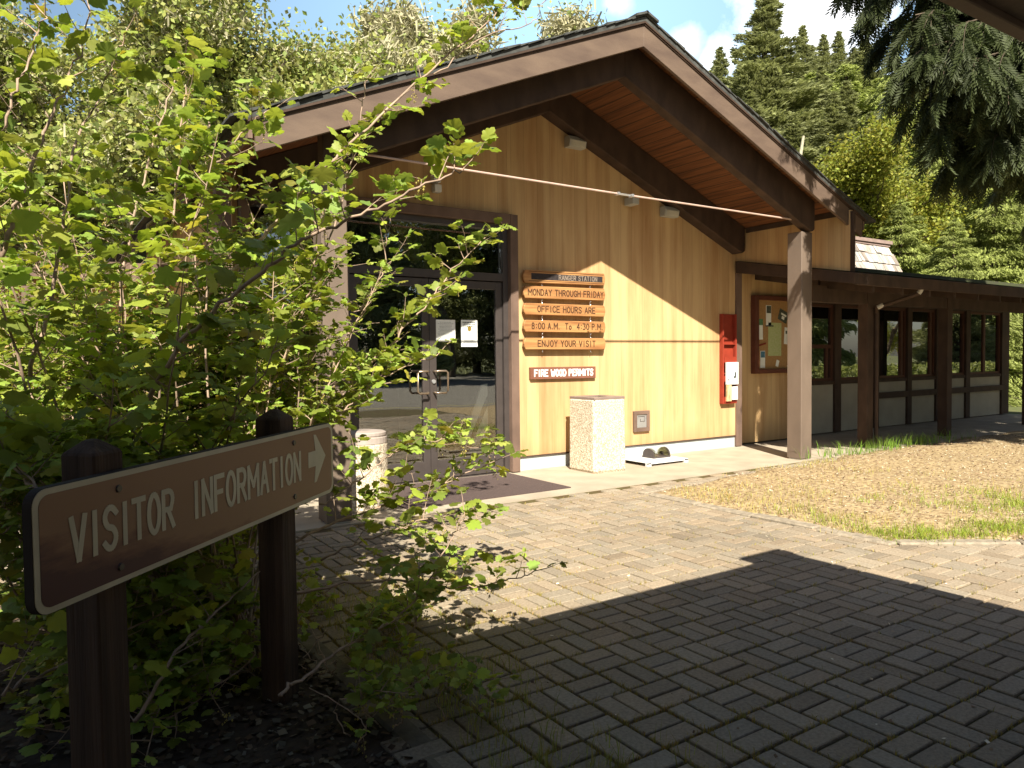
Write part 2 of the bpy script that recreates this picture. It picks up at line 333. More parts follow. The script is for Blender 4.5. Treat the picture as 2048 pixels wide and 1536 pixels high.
def routed(body, x0, x1, z0, h, y, tilt, sw, mt, parent, depth=.0015):
    "monoline routed lettering on a vertical board"
    ws = [.42 if c in ' .' else .55 if c in 'I:' else 1.15 if c in 'MW' else .86 for c in body]; gap = .38; tot = sum(ws)+gap*(len(body)-1); k = (x1-x0)/tot; x = x0; b = MB()
    for c, wd in zip(body, ws):
        for ln in GL.get(c, []):
            pts = [(x+px_*wd*k if c != 'I' else x+wd*k*.5, z0+pz*h+tilt*(x-(x0+x1)/2)) for px_, pz in ln]
            for (ax, az), (bx_, bz) in zip(pts[:-1], pts[1:]):
                L = math.hypot(bx_-ax, bz-az)
                if L < 1e-6: continue
                dx, dz = (bx_-ax)/L*sw/2, (bz-az)/L*sw/2; e = .8
                b.prismY([(ax-dx*e+dz, az-dz*e-dx), (bx_+dx*e+dz, bz+dz*e-dx), (bx_+dx*e-dz, bz+dz*e+dx), (ax-dx*e-dz, az-dz*e+dx)], y-depth*random.uniform(.5, 1), y)
        x += (wd+gap)*k
    return b.build('lettering', mt, parent)

# ---------------------------------------------------------------- ground, paving, beds
def sheet(name, pts, z, mt):
    b = MB(); b.add([(x, y, z) for x, y in pts], [tuple(range(len(pts)))]); return struct(b.build(name, mt))
sheet('ground', [(-400, -400), (400, -400), (400, 400), (-400, 400)], -.06, grassg)
sheet('parking_lot', [(-60, -45), (120, -45), (120, -4.2), (-60, -4.2)], -.045, asphalt)
sheet('far_road', [(-60, 14.5), (-1.5, 14.5), (-1.5, 26), (-60, 26)], -.045, asphalt)
lm = MB()
for y, x0, x1 in ((-5.0, -40, 90),): lm.add([(x0, y, -.04), (x1, y, -.04), (x1, y+.12, -.04), (x0, y+.12, -.04)], [(0, 1, 2, 3)])
struct(lm.build('yellow_line', yellowp))
sheet('mulch_verge', [(5.5, -4.2), (26, -4.2), (26, 3.2), (5.5, 3.2)], -.05, mulchm)
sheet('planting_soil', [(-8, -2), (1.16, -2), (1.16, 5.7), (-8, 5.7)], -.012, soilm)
sheet('joint_sand', [(-9, -4), (9.6, -4), (9.6, 6.26), (1.16, 6.26), (-9, 14)], -.014, sandm)
sheet('entrance_slab_subbase', [(-9, 5.7), (19.6, 5.7), (19.6, 8.4), (-9, 8.4)], -.03, soilm)
sb = MB(); sb.box(-1.2, 19.4, 6.22, 8.2, -.1, .0); struct(sb.build('concrete_walkway', concrete))
# herringbone pavers
w = .108; V, Fc, Tn = [], [], []
def inpoly(x, y, poly):
    c = False; j = len(poly)-1
    for i in range(len(poly)):
        if (poly[i][1] > y) != (poly[j][1] > y) and x < (poly[j][0]-poly[i][0])*(y-poly[i][1])/(poly[j][1]-poly[i][1])+poly[i][0]: c = not c
        j = i
    return c
BED = [(5.48, 5.66), (5.54, 3.06), (6.28, 2.54), (9.3, .42), (30, .3), (30, 6.3), (9.6, 5.98), (7.5, 5.86)]
nb = 0
for i in range(-30, 100):
    for j in range(-30, 75):
        I_, J_ = i//2, j//2
        if (I_+J_) % 2 == 0:
            if i % 2: continue
            x0, x1, y0, y1 = i*w, (i+2)*w, j*w, (j+1)*w
        else:
            if j % 2: continue
            x0, x1, y0, y1 = i*w, (i+1)*w, j*w, (j+2)*w
        cx, cy = (x0+x1)/2, (y0+y1)/2
        if cy > 6.14 and cx > -1.3: continue
        if cx < 1.16 and cy < 5.75 or cx < -1.6 or cx > 9.4+.0*cy: continue
        if cy < -1.5: continue
        if inpoly(cx, cy, BED): continue
        g = .0074; e = .0035; r = random
        dirt = math.sin(cx*1.9+1.3*math.sin(cy*1.4))+math.sin(cy*2.3-cx*.8+2)
        zc = r.gauss(0, .0012)-(.004 if r.random() < .07 else 0); sx, sy = r.gauss(0, .0045), r.gauss(0, .0045)
        jx, jy = r.gauss(0, .0014), r.gauss(0, .0014)
        def P(x, y, z): return (x+jx, y+jy, z+zc+sx*(x-cx)+sy*(y-cy))
        b = len(V)
        V += [P(x0+g, y0+g, -.03), P(x1-g, y0+g, -.03), P(x1-g, y1-g, -.03), P(x0+g, y1-g, -.03),
              P(x0+g, y0+g, -.004), P(x1-g, y0+g, -.004), P(x1-g, y1-g, -.004), P(x0+g, y1-g, -.004),
              P(x0+g+e, y0+g+e, 0), P(x1-g-e, y0+g+e, 0), P(x1-g-e, y1-g-e, 0), P(x0+g+e, y1-g-e, 0)]
        for a in (0, 4):
            for q in range(4): Fc.append((b+a+q, b+a+(q+1) % 4, b+a+4+(q+1) % 4, b+a+4+q))
        Fc.append((b+8, b+9, b+10, b+11))
        t = r.uniform(.84, 1.12)*(.78 if r.random() < .04 else 1)*(1-.09*max(0, dirt)); h = r.uniform(-.03, .06); Tn += [(t*(1+h), t, t*(1-h))]*12
struct(npmesh('brick_paving', V, Fc, paverm, tint=np.array(Tn)))
# kerbs round the mulch bed and along the shrub bed
def kerb(pts, name, wd=.11, top=.016, seg=.62, km=None):
    b = MB()
    for (x0, y0), (x1, y1) in zip(pts[:-1], pts[1:]):
        L = math.hypot(x1-x0, y1-y0); n = max(1, round(L/seg)); d = np.array([(x1-x0)/L, (y1-y0)/L, 0]); q = np.array([-d[1], d[0], 0])
        for i in range(n):
            a = L*i/n+.008; c = L*(i+1)/n-.008; h = top+random.uniform(-.008, .008)
            Rm = np.array([d, q, [0, 0, 1]]).T; b.box(a, c, 0, wd, -.08, h, Rm, np.array([x0, y0, 0.]))
    o = b.build(name, km or kerbm, bevel=.012); return struct(o)
kerb([(5.50, 5.62), (5.55, 3.06)][::-1], 'bed_kerb', .12); kerb([(5.50, 3.03), (6.25, 2.50), (9.3, .35)], 'bed_kerb', .12)
kerb([(5.38, 5.66), (7.5, 5.86), (9.6, 5.98)], 'bed_kerb', .11, .02)
kerb([(1.29, -1.2), (1.27, 2.4), (1.24, 3.8), (1.18, 5.7)], 'shrub_bed_kerb', .11, .002, km=M('dirty_kerb', (.10, .085, .06), .95, .4, 9, col2=(.19, .16, .115), bump=.6))
# mulch bed surface
nx, ny = 110, 60; xs_ = np.linspace(5.3, 22, nx); ys_ = np.linspace(.3, 6.5, ny); gx, gy = np.meshgrid(xs_, ys_)
def bedz(x, y):
    return .0 + .05*np.clip((x-5.5)/1.2, 0, 1)*np.clip((6.25-y)/.6, 0, 1) + .012*np.sin(x*3.1+y*1.7)+.010*np.sin(x*7.3-y*5.1)
BED2 = [(5.44, 5.68), (5.50, 3.05), (6.25, 2.5), (9.3, .45), (22, .45), (22, 6.2), (9.6, 6.2), (9.6, 6.0), (7.5, 5.88)]
ins = np.array([[inpoly(x, y, BED2) for x in xs_] for y in ys_])
gz = np.where(ins, bedz(gx, gy), -.05)
V = np.stack([gx, gy, gz], -1).reshape(-1, 3); idx = np.arange(nx*ny).reshape(ny, nx)
Fq = np.stack([idx[:-1, :-1], idx[:-1, 1:], idx[1:, 1:], idx[1:, :-1]], -1).reshape(-1, 4)
keep = ins[:-1, :-1].ravel() | ins[1:, 1:].ravel() | ins[:-1, 1:].ravel() | ins[1:, :-1].ravel()
struct(npmesh('mulch_bed', V, Fq[keep], mulchm, smooth=True))
def randpts(n, poly, x0, x1, y0, y1):
    out = []
    while len(out) < n:
        x, y = random.uniform(x0, x1), random.uniform(y0, y1)
        if inpoly(x, y, poly): out.append((x, y))
    return np.array(out)
pt = randpts(26000, BED2, 5.4, 14, .5, 6.2); n = len(pt)
P = np.column_stack([pt, bedz(pt[:, 0], pt[:, 1])+RG.uniform(.001, .010, n)])
D = norm(np.column_stack([RG.normal(size=(n, 2)), RG.normal(0, .18, n)])); N = norm(np.column_stack([RG.normal(0, .3, (n, 2)), np.ones(n)]))
X, Y_, Z_ = frames(D, N); sc = RG.uniform(.007, .030, n)
T = [(-.22, -.5, 0), (.25, -.45, 0), (.15, .5, .12), (-.16, .46, .05)]
pal = np.array([(.66, .50, .32), (.44, .28, .17), (.80, .66, .45), (.26, .16, .10), (.54, .36, .22), (.95, .85, .64), (.36, .23, .14)])
tn = np.repeat(pal[RG.integers(0, 7, n)]*RG.uniform(.7, 1.1, (n, 1)), 4, 0)
Vv, Ff = scatter(T, [(0, 1, 2, 3)], P, X, Y_, Z_, sc); tag(npmesh('bark_chips', Vv, Ff, chipm, tint=tn), 'brown and straw coloured bark chips littering the planting bed', 'bark chips', kind='stuff')
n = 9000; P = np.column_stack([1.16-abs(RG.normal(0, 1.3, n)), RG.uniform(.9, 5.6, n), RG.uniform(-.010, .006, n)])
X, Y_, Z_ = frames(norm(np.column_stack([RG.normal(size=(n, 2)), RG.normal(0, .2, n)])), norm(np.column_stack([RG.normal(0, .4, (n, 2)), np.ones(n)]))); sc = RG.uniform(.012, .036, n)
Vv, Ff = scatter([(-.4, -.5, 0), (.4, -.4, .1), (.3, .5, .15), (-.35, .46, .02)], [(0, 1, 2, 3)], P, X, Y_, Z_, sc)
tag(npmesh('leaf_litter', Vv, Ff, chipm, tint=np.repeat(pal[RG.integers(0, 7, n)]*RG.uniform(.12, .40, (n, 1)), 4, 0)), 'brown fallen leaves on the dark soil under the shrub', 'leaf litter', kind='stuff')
n = 900; P = np.column_stack([RG.uniform(1.3, 8.5, n), RG.uniform(.6, 6.1, n), np.full(n, .004)]); P = P[[not inpoly(a, b_, BED) for a, b_ in P[:, :2]]]; n = len(P)
X, Y_, Z_ = frames(norm(np.column_stack([RG.normal(size=(n, 2)), RG.normal(0, .2, n)])), norm(np.column_stack([RG.normal(0, .35, (n, 2)), np.ones(n)])))
Vv, Ff = scatter([(-.3, -.5, 0), (.35, -.4, .1), (.25, .5, .2), (-.3, .4, .05)], [(0, 1, 2, 3)], P, X, Y_, Z_, RG.uniform(.004, .020, n)**1)
tag(npmesh('paving_debris', Vv, Ff, chipm, tint=np.repeat(pal[RG.integers(0, 7, n)]*RG.uniform(.5, 1.5, (n, 1)), 4, 0)), 'scattered bits of bark and dry leaves on the brick paving', 'debris', kind='stuff')
# grass / weeds
def blades(pts, h, wd, lean=.35, tint0=(1, 1, 1), tv=.3):
    pts = np.asarray(pts, float); n = len(pts); hh = h*RG.uniform(.5, 1.25, n); a = RG.uniform(0, 2*PI, n); l = RG.uniform(0, lean, n)*hh
    d = np.column_stack([np.cos(a), np.sin(a), np.zeros(n)]); s = np.column_stack([-np.sin(a), np.cos(a), np.zeros(n)])
    b = RG.uniform(0, 2*PI, n); s = np.column_stack([np.cos(b), np.sin(b), np.zeros(n)])
    up = np.array([0, 0, 1.]); W2 = (wd*RG.uniform(.6, 1.3, n))[:, None]
    v0 = pts-s*W2; v1 = pts+s*W2; mid = pts+up*(hh*.6)[:, None]+d*(l*.35)[:, None]; v2 = mid+s*W2*.7; v3 = mid-s*W2*.7
    v4 = pts+up*hh[:, None]+d*l[:, None]; v5 = v4+s*W2*.1
    V = np.stack([v0, v1, v2, v3, v4, v5], 1).reshape(-1, 3); b = (np.arange(n)*6)[:, None]
    Fq = np.concatenate([b+np.array([[0, 1, 2, 3]]), b+np.array([[3, 2, 5, 4]])])
    t = np.repeat(np.array(tint0)*RG.uniform(1-tv, 1+tv, (n, 1))*RG.uniform(.85, 1.15, (n, 3)), 6, 0); return V, Fq, t
def cluster(centres, n, r):
    out = []
    for (x, y) in centres:
        k = max(1, int(n*random.uniform(.4, 1.4)))
        q = RG.normal(0, r, (k, 2)); out.append(np.column_stack([x+q[:, 0], y+q[:, 1]]))
    return np.concatenate(out)
c1 = [(x, 5.95+random.uniform(-.12, .1)+.05*(x-7.5)/2) for x in np.linspace(5.9, 9.2, 46)] + [(5.6+random.random()*.5, random.uniform(3.2, 5.6)) for _ in range(60)] + [(random.uniform(5.6, 9), random.uniform(3.0, 5.9)) for _ in range(120)]
c1 = [c for c in c1 if inpoly(c[0], c[1], BED2)]
q = cluster(c1, 14, .07); q = np.column_stack([q, bedz(q[:, 0], q[:, 1])-.005])
Vb, Fb, Tb = blades(q, .055, .003, .8); tag(npmesh('yellow_weeds', Vb, Fb, drygrass, tint=Tb), 'low yellow green weeds along the kerb of the planting bed', 'weeds', kind='stuff')
c2 = [(random.uniform(8.9, 13), random.uniform(6.0, 6.35)) for _ in range(55)]
q = cluster(c2, 12, .06); q = np.column_stack([q, np.zeros(len(q))+.02])
Vb, Fb, Tb = blades(q, .17, .004, .7, (.75, 1, .6)); tag(npmesh('tall_grass', Vb, Fb, grassm, tint=Tb), 'tall green grass blades in front of the walkway posts', 'grass', kind='stuff')
c3 = [(lambda a: (5.6+a*1.9+random.gauss(0, .12), 3.12-a*1.15+abs(random.gauss(.08, .16))))(random.random()) for _ in range(260)] + [(random.gauss(7.6, .5), random.gauss(2.9, .55)) for _ in range(230)] + [(5.65+abs(random.gauss(0, .25)), random.uniform(3.2, 4.3)) for _ in range(40)]
c3 = [c for c in c3 if inpoly(c[0], c[1], BED2)]
q = cluster(c3, 16, .05); q = np.column_stack([q, bedz(q[:, 0], q[:, 1])-.005])
Vb, Fb, Tb = blades(q, .055, .0026, 1.2, (1.2, 1.15, .75), .45); tag(npmesh('sparse_grass', Vb, Fb, grassm, tint=Tb), 'sparse bright grass tufts on the near side of the planting bed', 'grass', kind='stuff')
# weeds in paving joints: denser at the shrub bed side
js = []
for _ in range(5200):
    x = 1.3+abs(random.gauss(0, .9)); y = random.uniform(.6, 5.2)
    js.append((x, y))
for _ in range(2200): js.append((random.uniform(1.3, 5.4), random.uniform(.8, 6.1)))
js = np.array(js); snap = RG.random(len(js)) < .5
js[snap, 0] = np.round(js[snap, 0]/(2*w))*2*w; js[~snap, 1] = np.round(js[~snap, 1]/(2*w))*2*w
q = cluster([tuple(j) for j in js], 4, .007); q = np.column_stack([q, np.full(len(q), -.01)])
Vb, Fb, Tb = blades(q, .026, .0016, .9); tag(npmesh('joint_moss_and_weeds', Vb, Fb, drygrass, tint=Tb*np.array([.9, .85, .7])), 'tiny yellowed weeds sprouting in the paving joints', 'weeds', kind='stuff')
q = cluster([(1.35+abs(random.gauss(0, .28)), random.uniform(1.4, 4.4)) for _ in range(230)], 9, .03); q = np.column_stack([q, np.full(len(q), -.01)])
Vb, Fb, Tb = blades(q, .085, .0018, .6); tag(npmesh('thin_weeds', Vb, Fb, drygrass, tint=Tb*np.array([.8, .95, .7])), 'thin upright weeds at the paving edge by the shrub', 'weeds', kind='stuff')

# ---------------------------------------------------------------- the ranger building
CX, SL = 5.65, .415
B = thing('visitor_center', (5.65, 7.9, 0), 'brown and tan visitor center with an open gable porch and covered walkway', 'building')
def under(x, z0): return z0 - SL*abs(x-CX)
YF = 7.83
# facade
w_ = MB(); w_.prismY([(5.12, .17), (9.42, .17), (9.42, under(9.42, 4.97)), (CX, 4.97), (5.12, under(5.12, 4.97))], YF, YF+.12)
w_.prismY([(1.86, 3.17), (5.118, 3.17), (5.118, under(5.118, 4.97)), (1.86, under(1.86, 4.97))], YF, YF+.12)
w_.build('wall', siding, B)
MB().box(9.445, 11.16, 7.90, 8.0, .03, 2.86).build('wall', siding, B)
sw = MB()
for x0, x1 in ((9.425, 9.475), (1.80, 1.855)):
    zr = under(x0, 4.975) if x0 > 5 else under(x1, 4.975)
    if x0 > 5: sw.prismX([(5.9, 2.58), (7.83, 2.94), (12, 2.94), (12, zr), (5.9, zr)], x0, x1)
    else: sw.prismX([(7.84, .17), (14, .17), (14, zr), (7.84, zr)], x0, x1)
    sw.build('side_wall', siding, B); sw = MB()
MB().box(5.12, 9.40, YF+.012, YF+.11, -.02, .168).build('plinth', plinthm, B)
MB().box(5.20, 9.40, YF-.008, YF+.011, .168, .186).build('flashing', brownd, B)
# corner and bulletin wall trim
MB().box(9.40, 9.53, YF-.03, YF+.09, 0.01, 2.75).build('corner_trim', brown, B, .004)
MB().box(11.02, 11.16, 7.84, 7.895, 0.01, 2.6).build('corner_trim', brownd, B, .004)
# roof
def slab2(name, z0, th, y0, y1, xe, mt):
    b = MB()
    for s in (-1, 1):
        xo = CX+s*xe; b.prismY([(CX, z0), (xo, z0-SL*xe), (xo, z0-SL*xe+th), (CX, z0+th)], y0, y1)
    return b.build(name, mt, B)
slab2('roof', 5.035, .045, 5.90, 18, 4.20, shing)
sfm = slab2('soffit', 4.985, .045, 5.97, 7.83, 4.05, soffitm)
# plank grooves of the soffit as thin dark gaps
gb = MB()
for s in (-1, 1):
    for k in range(1, 30):
        xx = k*.14; x = CX+s*xx; z = 4.985-SL*xx
        if xx < 3.95: gb.prismY([(x-.004, z-.0015), (x+.004, z-.0015-SL*.008*s), (x+.004, z+.01), (x-.004, z+.01)], 5.975, 7.82)
gb.build('soffit_groove', brownd, B)
for s in (-1, 1):
    xo = CX+s*4.10
    b = MB(); b.prismY([(CX, 4.772), (xo, 4.772-SL*4.10), (xo, 5.012-SL*4.10), (CX, 5.012)], 5.925, 5.965); b.build('fascia', fasciam, B, .004)
    b = MB(); b.prismY([(CX, 5.014), (CX+s*4.16, 5.014-SL*4.16), (CX+s*4.16, 5.034-SL*4.16), (CX, 5.034)], 5.90, 5.985)
    b.prismY([(CX, 5.000), (CX+s*4.14, 5.000-SL*4.14), (CX+s*4.14, 5.013-SL*4.14), (CX, 5.013)], 5.912, 5.924); b.build('roof_trim', brownd, B)
    # eave fascia boards along the sides
    b = MB(); x1 = CX+s*4.12; b.box(min(x1, x1+s*.035), max(x1, x1+s*.035), 5.93, 17.9, 5.012-SL*4.12-.13, 5.012-SL*4.12+.01); b.build('eave_board', brown, B)
# shingle courses seen edge on at the rake, and ridge caps
b = MB()
for s in (-1, 1):
    k = 0; d = 0.0
    while d < 4.22:
        L = random.uniform(.11, .16); z = 5.08-SL*d; h = random.uniform(.014, .032); x0, x1 = CX+s*d, CX+s*(d+L*1.25)
        b.prismY([(x0, z+.012), (x1, z-SL*L*1.25), (x1, z-SL*L*1.25+h), (x0, z+.012+h*.4)], 5.88+random.uniform(-.012, .012), 6.2+random.uniform(0, .3)); d += L
b.build('shingle_edge', shing, B)
b = MB()
for k in range(40):
    y = 5.86+k*.3
    for s in (-1, 1): b.prismY([(CX-s*.01, 5.105+.006*(k % 2)), (CX+s*.16, 5.105-SL*.16), (CX+s*.16, 5.13-SL*.16), (CX-s*.01, 5.13+.006*(k % 2))], y, y+.34)
b.build('ridge_cap', shing, B)
# shingle courses on the slopes (visible lines)
b = MB()
for s in (-1, 1):
    for k in range(26):
        d = .17+k*.16; z = 5.081-SL*d; b.prismY([(CX+s*d, z+.001), (CX+s*(d+.15), z-SL*.15+.001), (CX+s*(d+.15), z-SL*.15+.012), (CX+s*d, z+.003)], 6.3, 17.9)
b.build('roof_shingles', shing, B)
MB().box(9.42, 9.48, 5.86, 5.897, 2.56, 3.385).build('wall_trim_and_shade_strip', brownd, B)  # dark strip standing in for shade on the side panel's front edge
# beams
def beam(y0, y1, zb, xe, name='gable_beam'):
    b = MB()
    for s in (-1, 1):
        xo = CX+s*xe; b.prismY([(CX, zb), (CX+s*(xe-.06), zb-SL*(xe-.06)-.01), (xo, zb-SL*xe+.05), (xo, 4.98-SL*xe), (CX, 4.98)], y0, y1)
    return b.build(name, brownd, B, .006)
beam(6.225, 6.36, 4.55, 3.46); beam(7.63, 7.828, 4.568, 3.74)
b = MB(); b.box(9.40, 9.424, 5.97, 7.62, 3.345, 3.42).build('wall_trim_and_shade_strip', brownd, B)
for x0 in (8.885, 2.18):
    c = MB(); c.box(x0, x0+.235, 6.27, 6.50, .012, 3.13); c.build('column', M('column_paint', (.150, .112, .086), .6, .12, 4, (1, 1, .5), .12, 60) if x0 > 5 else bpy.data.materials['column_paint'], B, .008)
    MB().box(x0+.02, x0+.215, 6.29, 6.48, 0, .013).build('column_base', metal, B)
t = MB(); t.tube([(2.40, 6.31, 3.29), (5.6, 6.31, 3.275)], .011, k=8); t.tube([(5.82, 6.31, 3.275), (8.9, 6.31, 3.28)], .011, k=8)
rod = t.build('tie_rod', M('rod_paint', (.50, .36, .30), .5, .1), B)
t = MB(); t.tube([(5.6, 6.29, 3.275), (5.82, 6.29, 3.275)], .006, k=6); t.tube([(5.6, 6.33, 3.275), (5.82, 6.33, 3.275)], .006, k=6)
t.box(5.59, 5.62, 6.28, 6.34, 3.26, 3.29); t.box(5.80, 5.83, 6.28, 6.34, 3.26, 3.29); t.build('turnbuckle', metal, rod)
# storefront
t = MB(); t.box(5.10, 5.215, 7.73, 7.845, .01, 3.235); t.box(1.95, 5.098, 7.73, 7.845, 3.115, 3.235); t.box(1.86, 1.948, 7.73, 7.845, .01, 3.235)
t.build('entrance_trim', brown, B, .004)
t = MB()
t.box(5.03, 5.098, 7.80, 7.92, .012, 3.11); t.box(1.96, 5.028, 7.80, 7.92, 3.045, 3.11); t.box(1.96, 5.028, 7.80, 7.92, 2.405, 2.50)
t.box(2.955, 3.02, 7.802, 7.918, .012, 2.403); t.box(1.96, 2.02, 7.80, 7.92, .012, 2.403); t.box(2.025, 2.95, 7.80, 7.92, .012, .12)
t.box(3.02, 5.028, 7.82, 7.90, .0, .012)
t.build('entrance_frame', bronze, B)
g = MB(); g.box(1.965, 5.025, 7.855, 7.861, 2.505, 3.043); g.build('transom_glass', glass, B)
g = MB(); g.box(2.022, 2.953, 7.855, 7.861, .122, 2.403); g.build('sidelight_glass', glass, B)
for s, (x0, x1) in enumerate(((3.025, 4.0), (4.006, 5.025))):
    d = MB(); st = .088
    d.box(x0, x0+st, 7.83, 7.875, .02, 2.395); d.box(x1-st, x1, 7.83, 7.875, .02, 2.395)
    d.box(x0+st, x1-st, 7.83, 7.875, .02, .235); d.box(x0+st, x1-st, 7.83, 7.875, 2.30, 2.395)
    dr = d.build('door', bronze, B, .003)
    g = MB(); g.box(x0+st, x1-st, 7.851, 7.857, .236, 2.299); g.build('door_glass', glass, dr)
    hx = x1-.045 if s == 0 else x0+.045; hd = -.15 if s == 0 else .15
    h = MB(); h.tube([(hx, 7.83, 1.30), (hx, 7.765, 1.30), (hx+hd*.15, 7.75, 1.305), (hx+hd*.85, 7.75, 1.305), (hx+hd, 7.75, 1.285), (hx+hd, 7.75, 1.07), (hx+hd*.85, 7.75, 1.045), (hx+hd*.15, 7.75, 1.045), (hx, 7.765, 1.05), (hx, 7.83, 1.05)], .0125, k=8)
    h.build('handle', bronzehi, dr, smooth=True)
    if s: 
        h = MB(); h.lathe((0, 0, 0), [(.026, 0), (.024, .012)], 16); h.v = [(4.05+x, 7.826-z, 1.18+y) for x, y, z in h.v]; h.build('lock', metal, dr)
# interior
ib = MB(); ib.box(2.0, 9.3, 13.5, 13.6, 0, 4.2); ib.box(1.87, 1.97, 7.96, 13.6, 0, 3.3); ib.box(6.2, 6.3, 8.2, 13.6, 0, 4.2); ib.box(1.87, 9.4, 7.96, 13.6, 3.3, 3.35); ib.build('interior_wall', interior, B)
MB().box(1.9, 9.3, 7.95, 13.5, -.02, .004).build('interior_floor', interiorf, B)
MB().prismY([(4.47, .27), (4.86, .27), (4.86, 1.13), (4.78, 1.12), (4.60, .66)], 7.93, 7.96).build('painted_sun_patch', pale, B)  # pale cutout in the shape of a sun patch behind the door glass
MB().prismY([(4.50, .275), (4.56, .275), (4.855, .86), (4.855, .98)], 7.915, 7.925).build('painted_shadow_bar', interior, B)  # dark bar standing in for the shadow line across the sun patch
# wing: walls, trims, windows
wy = 8.1
for z0, z1 in ((.02, .90), (2.40, 2.93)): MB().box(11.17, 19.3, wy+.01, wy+.1, z0, z1).build('wall_panel', cream, B)
w_ = MB()
for x0, x1 in ((11.17, 11.24), (12.43, 12.62), (13.70, 13.87), (14.90, 15.06), (16.02, 16.42), (17.28, 17.46), (18.95, 19.3)):
    MB().box(x0, x1, wy-.035, wy+.12, .02, 2.80).build('wall_post', brownd, B)
for q_ in ((11.18, 19.2, wy-.02, wy+.009, .90, .965), (13.8, 19.2, wy-.055, wy-.036, .58, .70), (11.18, 19.2, wy-.015, wy+.009, 2.36, 2.43)): MB().box(*q_).build('window_rail', brownd, B)
redwood = M('redwood_sash', (.085, .034, .02), .6, .2, 6, (6, 6, .5))
for i, (x0, x1) in enumerate(((11.245, 12.425), (12.625, 13.695), (13.875, 14.895), (15.065, 16.015), (16.425, 17.275), (17.465, 18.945))):
    f = MB(); z0, z1 = .967, 2.358; y0, y1 = wy+.012, wy+.075
    f.box(x0, x0+.05, y0, y1, z0, z1); f.box(x1-.05, x1, y0, y1, z0, z1); f.box(x0+.05, x1-.05, y0, y1, z0, z0+.05); f.box(x0+.05, x1-.05, y0, y1, z1-.05, z1)
    if i == 0: f.box(x0+.05, x1-.05, y0+.002, y1, 1.56, 1.63); f.box(x1-.20, x1-.14, y0+.002, y1, z0+.05, 1.56)
    if i == 5: f.box(18.15, 18.24, y0+.002, y1, z0+.05, z1-.05)
    if i in (2, 3): f.box(x1-.18, x1-.10, y0+.002, y1, z0+.05, z1-.05)
    fo = f.build('window', redwood, B)
    MB().box(x0+.05, x1-.05, wy+.04, wy+.046, z0+.05, z1-.05).build('window_glass', glassw, fo)
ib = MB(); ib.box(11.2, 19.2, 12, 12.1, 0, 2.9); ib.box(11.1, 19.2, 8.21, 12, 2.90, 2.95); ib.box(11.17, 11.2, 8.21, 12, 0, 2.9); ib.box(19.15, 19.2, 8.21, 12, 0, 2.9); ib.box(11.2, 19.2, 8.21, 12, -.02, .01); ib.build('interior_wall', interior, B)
bl = MB()
for x0, x1 in ((13.93, 14.3), (12.7, 12.95)):
    for k in range(44): bl.box(x0, x1, 8.24, 8.262, 1.03+k*.03, 1.045+k*.03)
bl.build('window_blind', M('blind', (.16, .18, .13), .7), B)
# walkway shed roof
b = MB(); b.prismX([(5.85, 2.45), (7.84, 2.83), (7.84, 2.925), (5.85, 2.545)], 9.476, 19.7); b.box(9.476, 19.7, 7.842, 12.4, 2.96, 3.03); b.build('walkway_roof', M('mossy_roofing', (.055, .05, .035), .9, .3, 5, col2=(.06, .075, .03)), B)
b = MB(); b.prismX([(5.80, 2.40), (7.80, 2.745), (7.80, 2.930), (5.80, 2.548)], 9.37, 9.423); b.build('walkway_rake', brownd, B, .004)
b = MB(); b.box(9.426, 19.7, 5.80, 5.845, 2.39, 2.552); b.build('walkway_fascia', brownd, B, .004)
b = MB(); b.box(9.56, 19.6, 6.56, 6.70, 2.22, 2.46); b.build('walkway_beam', brownd, B)
for k in range(13): y = 9.9+k*.75; MB().prismX([(5.86, 2.30), (6.555, 2.42), (6.555, 2.52), (5.86, 2.44)], y, y+.05).build('walkway_rafter', brownd, B); MB().prismX([(6.705, 2.45), (7.85, 2.67), (7.85, 2.80), (6.705, 2.58)], y, y+.05).build('walkway_rafter', brownd, B)
for x in (10.93, 13.36, 16.62):
    MB().box(x, x+.165, 6.545, 6.71, 0.0, 2.50).build('walkway_post', brownd, B, .005)
b = MB(); b.tube([(11.13, 5.83, 2.40), (11.13, 5.87, 2.34), (11.0, 6.45, 2.16), (11.13, 6.52, 2.08), (11.14, 6.52, .06)], .03, k=8); b.build('downspout', brownd, B)
b = MB(); b.tube([(11.13, 5.83, 2.41), (11.13, 5.85, 2.37), (11.12, 5.87, 2.34)], .034, k=8); b.tube([(11.02, 6.35, 2.20), (10.98, 6.42, 2.16)], .034, k=8); b.build('downspout_elbow', M('worn_elbow', (.45, .43, .38), .6), B)
MB().box(15.3, 15.34, 6.75, 6.79, 0, .5)
# mansard roof screen behind
b = MB(); b.prismX([(9.2, 2.96), (12.5, 2.96), (12.2, 3.98), (9.65, 3.98)], 9.9, 16.85); b.build('roof_screen', brownd, B)
V, Fc, Tn = [], [], []
nrow = 4
for r_ in range(nrow):
    za, zb = 3.03+r_*.235, 3.03+(r_+1)*.235+.03
    x = 9.9
    while x < 17.0-.06*r_:
        wd_ = random.uniform(.10, .24); x1 = min(x+wd_-.006, 17.15-.09*r_)
        ya = 9.2-.045+(za-2.96)/1.02*.45; yb = 9.2-.015+(zb-2.96)/1.02*.45; zz = za+random.uniform(-.02, .02)
        n0 = len(V); V += [(x, ya, zz), (x1, ya, zz), (x1, yb, zb), (x, yb, zb), (x, ya+.02, zz), (x1, ya+.02, zz)]
        Fc += [(n0, n0+1, n0+2, n0+3), (n0, n0+4, n0+5, n0+1)]; t = random.choice((.6, .85, 1.0, 1.15, 1.3)); c = random.choice(((1, .93, .88), (1, 1, 1), (.97, 1, 1.01))); Tn += [tuple(t*q for q in c)]*6; x += wd_
